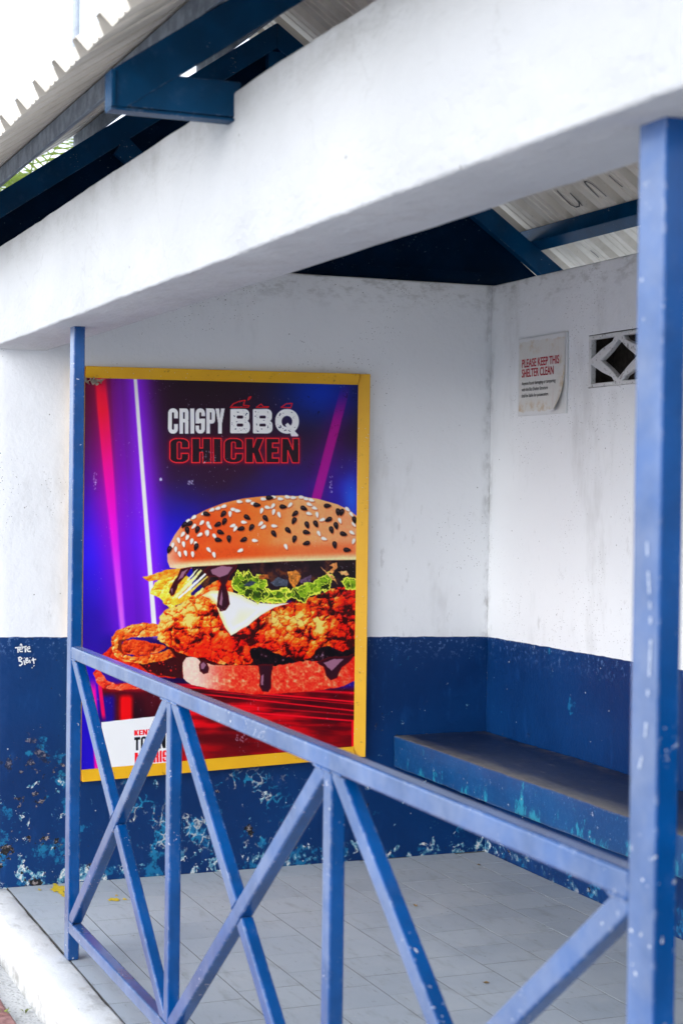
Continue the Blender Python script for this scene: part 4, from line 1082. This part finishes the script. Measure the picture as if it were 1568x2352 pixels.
def letter(ch, x0, y0, x1, y1, mode, slope=0.0):
    mg = 26
    sl = region(x0-mg, x1+mg, y0-mg-abs(slope)*200, y1+mg+abs(slope)*200)
    x, y = X[sl], Y[sl]+slope*(X[sl]-463)
    d = np.full(x.shape, 1e9)
    for s_, P in GL[ch]:
        q = psdf([(x0+a*(x1-x0), y0+b*(y1-y0)) for a, b in P], x, y)
        d = np.minimum(d, q) if s_ > 0 else np.maximum(d, -q)
    if not isinstance(mode, str): over(sm(d, 1.2, -1.2), mode, sl)
    elif mode == 'white': over(sm(d, 1.4, -1.4), rgb(214, 218, 236), sl)
    elif mode == 'worn':
        over(sm(d, 1.4, -1.4), rgb(214, 218, 236), sl)
        sp = (vnoise(x, y, 7, 131, 2) > .70) & (d < -9) & (vnoise(x, y, 45, 132, 2) > .36)
        over(sp*1.0, rgb(26, 22, 96), sl)
    elif mode == 'neon':
        over(np.exp(-(d/13)**2)*.30, rgb(200, 0, 40), sl)
        over(sm(d, -1, -4), rgb(40, 20, 34), sl)
        over(sm(np.abs(d), 3.4, 1.2), rgb(255, 46, 52), sl)
tx = lambda x: 463.3+.5*x
ty = lambda y: -498.9+.5*y
def word(chars, y0, y1, mode):
    for ch, a, b in chars: letter(ch, tx(a), ty(y0), tx(b), ty(y1), mode)
over(np.exp(-((X-790)/250)**2-((Y+130)/75)**2)*.35, rgb(86, 0, 44))
word([('C',118,217),('R',232,322),('I',340,380),('S',393,487),('P',500,588),('Y',592,684)], 316, 568, 'white')
word([('B',740,937),('B',967,1163)], 322, 566, 'worn'); word([('Q',1190,1427)], 322, 596, 'worn')
word([('C',135,325),('H',355,545),('I',572,650),('C',680,865),('K',893,1077),('E',1098,1228),('N',1255,1427)], 616, 860, 'neon')
for P in ([(742,305),(770,270),(830,245),(890,235),(870,285),(930,288),(920,303)], [(918,232),(925,208),(948,197),(940,215)], [(1000,305),(1050,272),(1070,297),(1125,300),(1110,307)], [(1250,305),(1300,270),(1360,265),(1345,310)]):
    q = [(tx(a), ty(b)) for a, b in P]; p_ = np.array(q); sl = region(p_[:, 0].min()-8, p_[:, 0].max()+8, p_[:, 1].min()-8, p_[:, 1].max()+8)
    over(sm(np.abs(psdf(q, X[sl], Y[sl])), 3.0, 1.0), rgb(236, 26, 34), sl)

# ---- white name panel at the foot (its portrait emblem is left off)
shape([(188,1232),(547,1192),(549,1500),(190,1500)], rgb(222, 226, 240), 1.6)
lx = lambda x: 35.6+.4091*x
ly = lambda y: 784+.409*y
for chars, y0, y1, col in (([('K',775,826),('E',832,874),('N',880,936),('T',942,980),('U',986,1030),('C',1036,1080),('K',1086,1132),('Y',1136,1182)], 1172, 1238, rgb(226, 10, 26)),
                           ([('T',775,848),('O',856,930),('W',938,1062),('N',1072,1160)], 1256, 1420, rgb(18, 18, 24)),
                           ([('M',780,890),('O',900,1000),('R',1010,1076),('I',1086,1114),('S',1122,1190)], 1446, 1590, rgb(226, 10, 26))):
    for ch, a, b in chars: letter(ch, lx(a), ly(y0)-33*0, lx(b), ly(y1), col, .085)

# ---- wear of the vinyl
sc_ = (vnoise(X, Y, 9, 141, 3) > .80) & (vnoise(X, Y, 160, 142, 3) > .62)
over(sc_*.35, rgb(190, 190, 215))
for (a, b) in (((690,-130),(760,-60)), ((620,20),(650,40)), ((150,-20),(165,70)), ((1330,0),(1345,80)), ((860,1290),(930,1330)), ((480,10),(490,20))):
    for k in range(26):
        x_, y_ = rs.uniform(a[0], b[0]), rs.uniform(a[1], b[1]); r_ = rs.uniform(1.2, 3.5)
        shape([(x_-r_, y_), (x_, y_-r_*1.6), (x_+r_, y_), (x_, y_+r_*1.6)], rgb(190, 190, 215), 1.5, alpha=.5)
cl = vnoise(X, Y, 60, 151, 3); over(sm(np.abs(cl-.5), .006, .002)*(vnoise(X, Y, 200, 152, 2) > .55)*sm(Y, 120, -50)*.5, rgb(14, 8, 18))

lin = np.where(IMG <= .04045, IMG/12.92, ((np.clip(IMG, 0, 1)+.055)/1.055)**2.4)
lin = np.clip(lin**1.14*1.45, 0, .88)
me = bpy.data.meshes.new('print')
co = np.stack([np.full_like(yy, XW+.012)+.0012*(vnoise(X, Y, 120, 161, 2)-.5), yy, zz], -1).reshape(-1, 3)
org = np.array([XW+.012, 2.045, .43])
nv = NR*NC
me.vertices.add(nv); me.vertices.foreach_set('co', (co-org).astype(np.float32).ravel())
idx = np.arange(nv).reshape(NR, NC)
quads = np.stack([idx[:-1, :-1], idx[1:, :-1], idx[1:, 1:], idx[:-1, 1:]], -1).reshape(-1, 4)
nf = len(quads)
me.loops.add(nf*4); me.loops.foreach_set('vertex_index', quads.astype(np.int32).ravel())
me.polygons.add(nf); me.polygons.foreach_set('loop_start', np.arange(0, nf*4, 4, dtype=np.int32)); me.polygons.foreach_set('loop_total', np.full(nf, 4, np.int32))
me.polygons.foreach_set('use_smooth', np.ones(nf, bool))
me.update(calc_edges=True); me.validate()
at = me.color_attributes.new('ink', 'FLOAT_COLOR', 'POINT')
at.data.foreach_set('color', np.concatenate([lin.reshape(-1, 3), np.ones((nv, 1))], 1).astype(np.float32).ravel())
g = G('printed_vinyl')
va_ = g.new('ShaderNodeVertexColor', layer_name='ink')
g.set(Base_Color=va_.outputs[0], IOR=1.3, Roughness=g.math('MULTIPLY_ADD', g.noise(12, 4), .2, .26))
g.bump(g.add(g.mul(g.noise(7, 4), 1.0), g.mul(g.noise(45, 4), .25)), .25, .004)
me.materials.append(g.m)
po = bpy.data.objects.new('print', me); po.location = Vector(org)-wloc(pos); link(po, pos)
# torn, curled corner at the head of the print
V = []; F = []
for k in range(26):
    a = random.uniform(0, 2*math.pi); r_ = random.uniform(0, .028)
    c = Vector((XW+.02+random.uniform(0, .02), 1.515+r_*math.cos(a)*1.3+.012, 1.878+r_*math.sin(a)*.45))
    d1 = Vector((random.uniform(-.3, .6), random.uniform(-1, 1), random.uniform(-.7, .5))).normalized()*random.uniform(.010, .032)
    d2 = d1.cross(Vector((random.random(), random.random(), random.random()))).normalized()*random.uniform(.002, .007)
    o_ = len(V); V += [c-d1*.5-d2, c-d1*.5+d2, c+d2+Vector((.004, 0, 0)), c+d1*.5, c-d2]; F.append([o_, o_+4, o_+3, o_+2, o_+1])
mesh_obj('torn_corner', V, F, M_TORN, pos)

# ================================================================== NOTICE
nt = tag(empty('notice', (-5.795, YB-.004, 1.782)), 'stained white notice reading please keep this shelter clean', 'notice')
NX0, NX1, NZ0, NZ1 = -5.987, -5.603, 1.782, 2.089
box('board', NX0, NX1, YB-.009, YB-.002, NZ0, NZ1, M_BOARD, nt, bevel=.0015)
V = []; F = []; nx, nzz = 28, 24
for j in range(nzz+1):
    for i in range(nx+1):
        a, b = i/nx, j/nzz
        x_ = lerp(NX0+.004, NX1-.010, a); z_ = lerp(NZ0+.006, NZ1-.004, b)
        t = max(0, a-.86+max(0, .5-b)*.30)/.30 * max(0, .62-b)/.62      # lower corner curls off the board
        t = min(t, 1.0)
        V.append((x_-.035*t*t, YB-.0108-.030*t**1.4, z_+.012*t)); 
for j in range(nzz):
    for i in range(nx):
        a = j*(nx+1)+i; F.append([a, a+1, a+nx+2, a+nx+1])
mesh_obj('paper', V, F, M_NOTICE, nt, smooth=True)
def text_mesh(body, embolden=0.0):
    cu_ = bpy.data.curves.new('t', 'FONT'); cu_.body = body; cu_.size = 1.0; cu_.offset = embolden; cu_.resolution_u = 4
    ob = bpy.data.objects.new('t', cu_); COL.objects.link(ob)
    dg = bpy.context.evaluated_depsgraph_get(); m_ = bpy.data.meshes.new_from_object(ob.evaluated_get(dg))
    bpy.data.objects.remove(ob)
    v = np.array([p_.co[:] for p_ in m_.vertices]); f = [list(p_.vertices) for p_ in m_.polygons]
    bpy.data.meshes.remove(m_); return v, f
def wall_text(body, x0, x1, z0, cap, mat, embolden):
    v, f = text_mesh(body, embolden)
    capm, _ = text_mesh('E', embolden); ch = capm[:, 1].max()
    sx = (x1-x0)/(v[:, 0].max()-v[:, 0].min())
    V = [(x0+(p_[0]-v[:, 0].min())*sx, YB-.0122, z0+p_[1]*cap/ch) for p_ in v]
    return mesh_obj('lettering', V, f, mat, nt)
U = lambda u_: NX0+u_*(NX1-NX0)
Z = lambda v_: NZ1-v_*(NZ1-NZ0)
wall_text('PLEASE KEEP THIS', U(.094), U(.865), Z(.378), .0315, M_RED, .018)
wall_text('SHELTER CLEAN', U(.094), U(.755), Z(.503), .0315, M_RED, .018)
wall_text('Anyone found damaging or tampering', U(.094), U(.795), Z(.605), .0135, M_BLACK, .012)
wall_text('with the Bus Shelter Structure', U(.094), U(.645), Z(.683), .0135, M_BLACK, .012)
wall_text('shall be liable for prosecution.', U(.094), U(.66), Z(.762), .0135, M_BLACK, .012)

# ================================================================== BREEZE BLOCK
def cut_out(name, outer, holes, depth, bev, place, mat, parent=None):
    cu_ = bpy.data.curves.new(name, 'CURVE'); cu_.dimensions = '2D'; cu_.fill_mode = 'BOTH'; cu_.extrude = depth/2; cu_.bevel_depth = bev; cu_.bevel_resolution = 1; cu_.offset = -bev
    for P in [outer]+holes:
        s_ = cu_.splines.new('POLY'); s_.points.add(len(P)-1); s_.use_cyclic_u = True
        for k, p_ in enumerate(P): s_.points[k].co = (p_[0], p_[1], 0, 1)
    ob = bpy.data.objects.new(name, cu_); COL.objects.link(ob)
    dg = bpy.context.evaluated_depsgraph_get(); m_ = bpy.data.meshes.new_from_object(ob.evaluated_get(dg))
    bpy.data.objects.remove(ob)
    V = [place(p_.co) for p_ in m_.vertices]; F = [list(p_.vertices) for p_ in m_.polygons]
    return mesh_obj(name, V, F, mat, parent)
bw, bh = hx1-hx0-.004, hz1-hz0-.004
w2, h2 = bw/2, bh/2; fr = .026
rh = [(-.120, 0), (-.060, .031), (0, .068), (.060, .031), (.120, 0), (.060, -.031), (0, -.068), (-.060, -.031)]
tri = []
for sx in (-1, 1):
    for sy in (-1, 1):
        T = [(-w2+.017, h2-.015), (-.030, h2-.015), (-.044, h2-.030), (-.112, .044), (-w2+.017, .011)]
        tri.append([(-sx*a, sy*b) for a, b in T])
vent = cut_out('vent_block', rr(-w2, -h2, w2, h2, .004, .004, 2), [rh]+tri, .016, .004, lambda c: (hx0+.002+w2+c[0], YB+.009-c[2], hz0+.002+h2+c[1]), M_BREEZE)
tag(vent, 'white cement vent block with diamond openings set in the back wall', 'vent block')

# ================================================================== SMALL THINGS
# weeds in the dirt under the kerb
def weed(px, py, n_, h_, label):
    d = ray(*c2(px, py)); p_ = CPOS+d*((ZG-EYE)/d.z)
    V = []; F = []
    for k in range(n_):
        a = random.uniform(0, 2*math.pi); l_ = h_*random.uniform(.6, 1.1); t_ = Vector((math.cos(a), math.sin(a), 0))
        s_ = Vector((-t_.y, t_.x, 0))*l_*.16; o_ = len(V)
        b_ = p_+t_*l_*.08
        V += [b_, b_+t_*l_*.35+s_+Vector((0, 0, l_*.55)), b_+t_*l_*.9+Vector((0, 0, l_*.7)), b_+t_*l_*.35-s_+Vector((0, 0, l_*.55))]
        F.append([o_, o_+1, o_+2, o_+3])
    tag(mesh_obj('weed', V, F, M_WEED, origin=p_), label, 'weed', 'weeds along the kerb foot')
weed(20, 1395, 12, .035, 'tiny yellow green weed rooted at the edge of the red pavers')
weed(225, 1350, 9, .022, 'tiny pale weed sprouting in grit at the foot of the kerb')
# dead leaves blown onto the tiles
def c6(x, y): return ((900+x*1020/1568)*.81667, (1700+y*1180/1814)*.81667)
for k, (a, b) in enumerate(((685,1129),(410,1305),(715,1640))):
    p_ = floor_at(*c6(a, b)); an = random.uniform(0, 6.28); L = random.uniform(.010, .015)
    u_ = Vector((math.cos(an), math.sin(an), 0)); v_ = Vector((-u_.y, u_.x, 0)); z0 = Vector((0, 0, .003))
    V = [p_-u_*L+z0, p_-u_*L*.3-v_*L*.4+z0*2.2, p_+u_*L*.5-v_*L*.3+z0*1.6, p_+u_*L+z0*2.4, p_+u_*L*.4+v_*L*.35+z0*2.0, p_-u_*L*.4+v_*L*.4+z0*1.2, p_+z0*.5]
    F = [[i, (i+1) % 6, 6] for i in range(6)]
    tag(mesh_obj('dry_leaf', V, F, M_LEAF), ('small dry leaf on the tiles in the inner corner of the walls', 'small dry leaf on the tiles between poster wall and railing', 'small dry leaf on the tiles in the middle of the floor')[k], 'leaf', 'dry leaves on the tiles')

# street lamp beyond the end wall
d = ray(175, 50); LP = CPOS+d*16.5
lamp = tag(empty('street_lamp', (LP.x, LP.y, ZG)), 'tall pale grey street lamp standing behind the roof eave', 'street lamp')
def tube(path, radii, seg=14):
    V = []; F = []
    pts = [Vector(p_) for p_ in path]
    for i, p_ in enumerate(pts):
        t = (pts[min(i+1, len(pts)-1)]-pts[max(i-1, 0)]).normalized()
        a = t.cross(Vector((0, 1, .01))); a = a.normalized() if a.length > 1e-4 else Vector((1, 0, 0)); b = t.cross(a)
        for k in range(seg):
            q = 2*math.pi*k/seg; V.append(p_+(a*math.cos(q)+b*math.sin(q))*radii[i])
        if i:
            for k in range(seg):
                o_ = (i-1)*seg; F.append([o_+k, o_+(k+1) % seg, o_+seg+(k+1) % seg, o_+seg+k])
    F.append(list(range(seg))[::-1]); F.append(list(range(len(V)-seg, len(V))))
    return V, F
V, F = tube([(LP.x, LP.y, ZG), (LP.x, LP.y, 1.2), (LP.x, LP.y, 1.25), (LP.x, LP.y, 8.0)], [.075, .07, .048, .034]); mesh_obj('pole', V, F, M_POLE, lamp, smooth=True)
V, F = tube([(LP.x, LP.y, 7.9), (LP.x+.1, LP.y-.3, 8.25), (LP.x+.3, LP.y-1.1, 8.4)], [.032, .03, .028]); mesh_obj('arm', V, F, M_POLE, lamp, smooth=True)
box('lamp_head', LP.x+.18, LP.x+.42, LP.y-1.75, LP.y-1.05, 8.36, 8.48, M_LAMP, lamp, bevel=.04)

# palm beyond the end wall
d = ray(52, 372); PC = CPOS+d*13.0; PC.z = 3.42
palm = tag(empty('palm_tree', (PC.x, PC.y, ZG)), 'feathery green palm behind the gable, seen through the eave gap', 'palm')
V, F = tube([(PC.x, PC.y, ZG), (PC.x+.03, PC.y, .6), (PC.x, PC.y+.04, 1.8), (PC.x, PC.y, PC.z)], [.17, .13, .11, .09]); mesh_obj('trunk', V, F, M_BARK, palm, smooth=True)
V = []; F = []
for k in range(26):
    a = 2*math.pi*k/26*1.0+random.uniform(-.15, .15); el = random.uniform(-.2, 1.25); L = random.uniform(1.1, 1.6)
    hd_ = Vector((math.cos(a), math.sin(a), 0)); prev = PC.copy(); 
    for i in range(1, 23):
        t = i/22; ang = el-1.5*t*t
        cur = prev+(hd_*math.cos(ang)+Vector((0, 0, math.sin(ang))))*L/22
        side = Vector((-hd_.y, hd_.x, 0)); fwd = (cur-prev).normalized(); up = side.cross(fwd)
        ll = .34*math.sin(math.pi*min(1, t*.9+.12))*random.uniform(.85, 1.1)
        for sg in (-1, 1):
            tip = cur+(side*sg*.8+fwd*.62-Vector((0, 0, .35)))*ll
            wv_ = fwd*.013; mid_ = (cur+tip)/2+Vector((0, 0, .03)); o_ = len(V)
            V += [cur-wv_*.5, cur+wv_*.5, mid_+wv_, tip, mid_-wv_]; F.append([o_, o_+1, o_+2, o_+3, o_+4])
        o_ = len(V); V += [prev-side*.008, prev+side*.008, cur+side*.006, cur-side*.006]; F.append([o_, o_+1, o_+2, o_+3])
        prev = cur
mesh_obj('crown', V, F, M_FROND, palm)
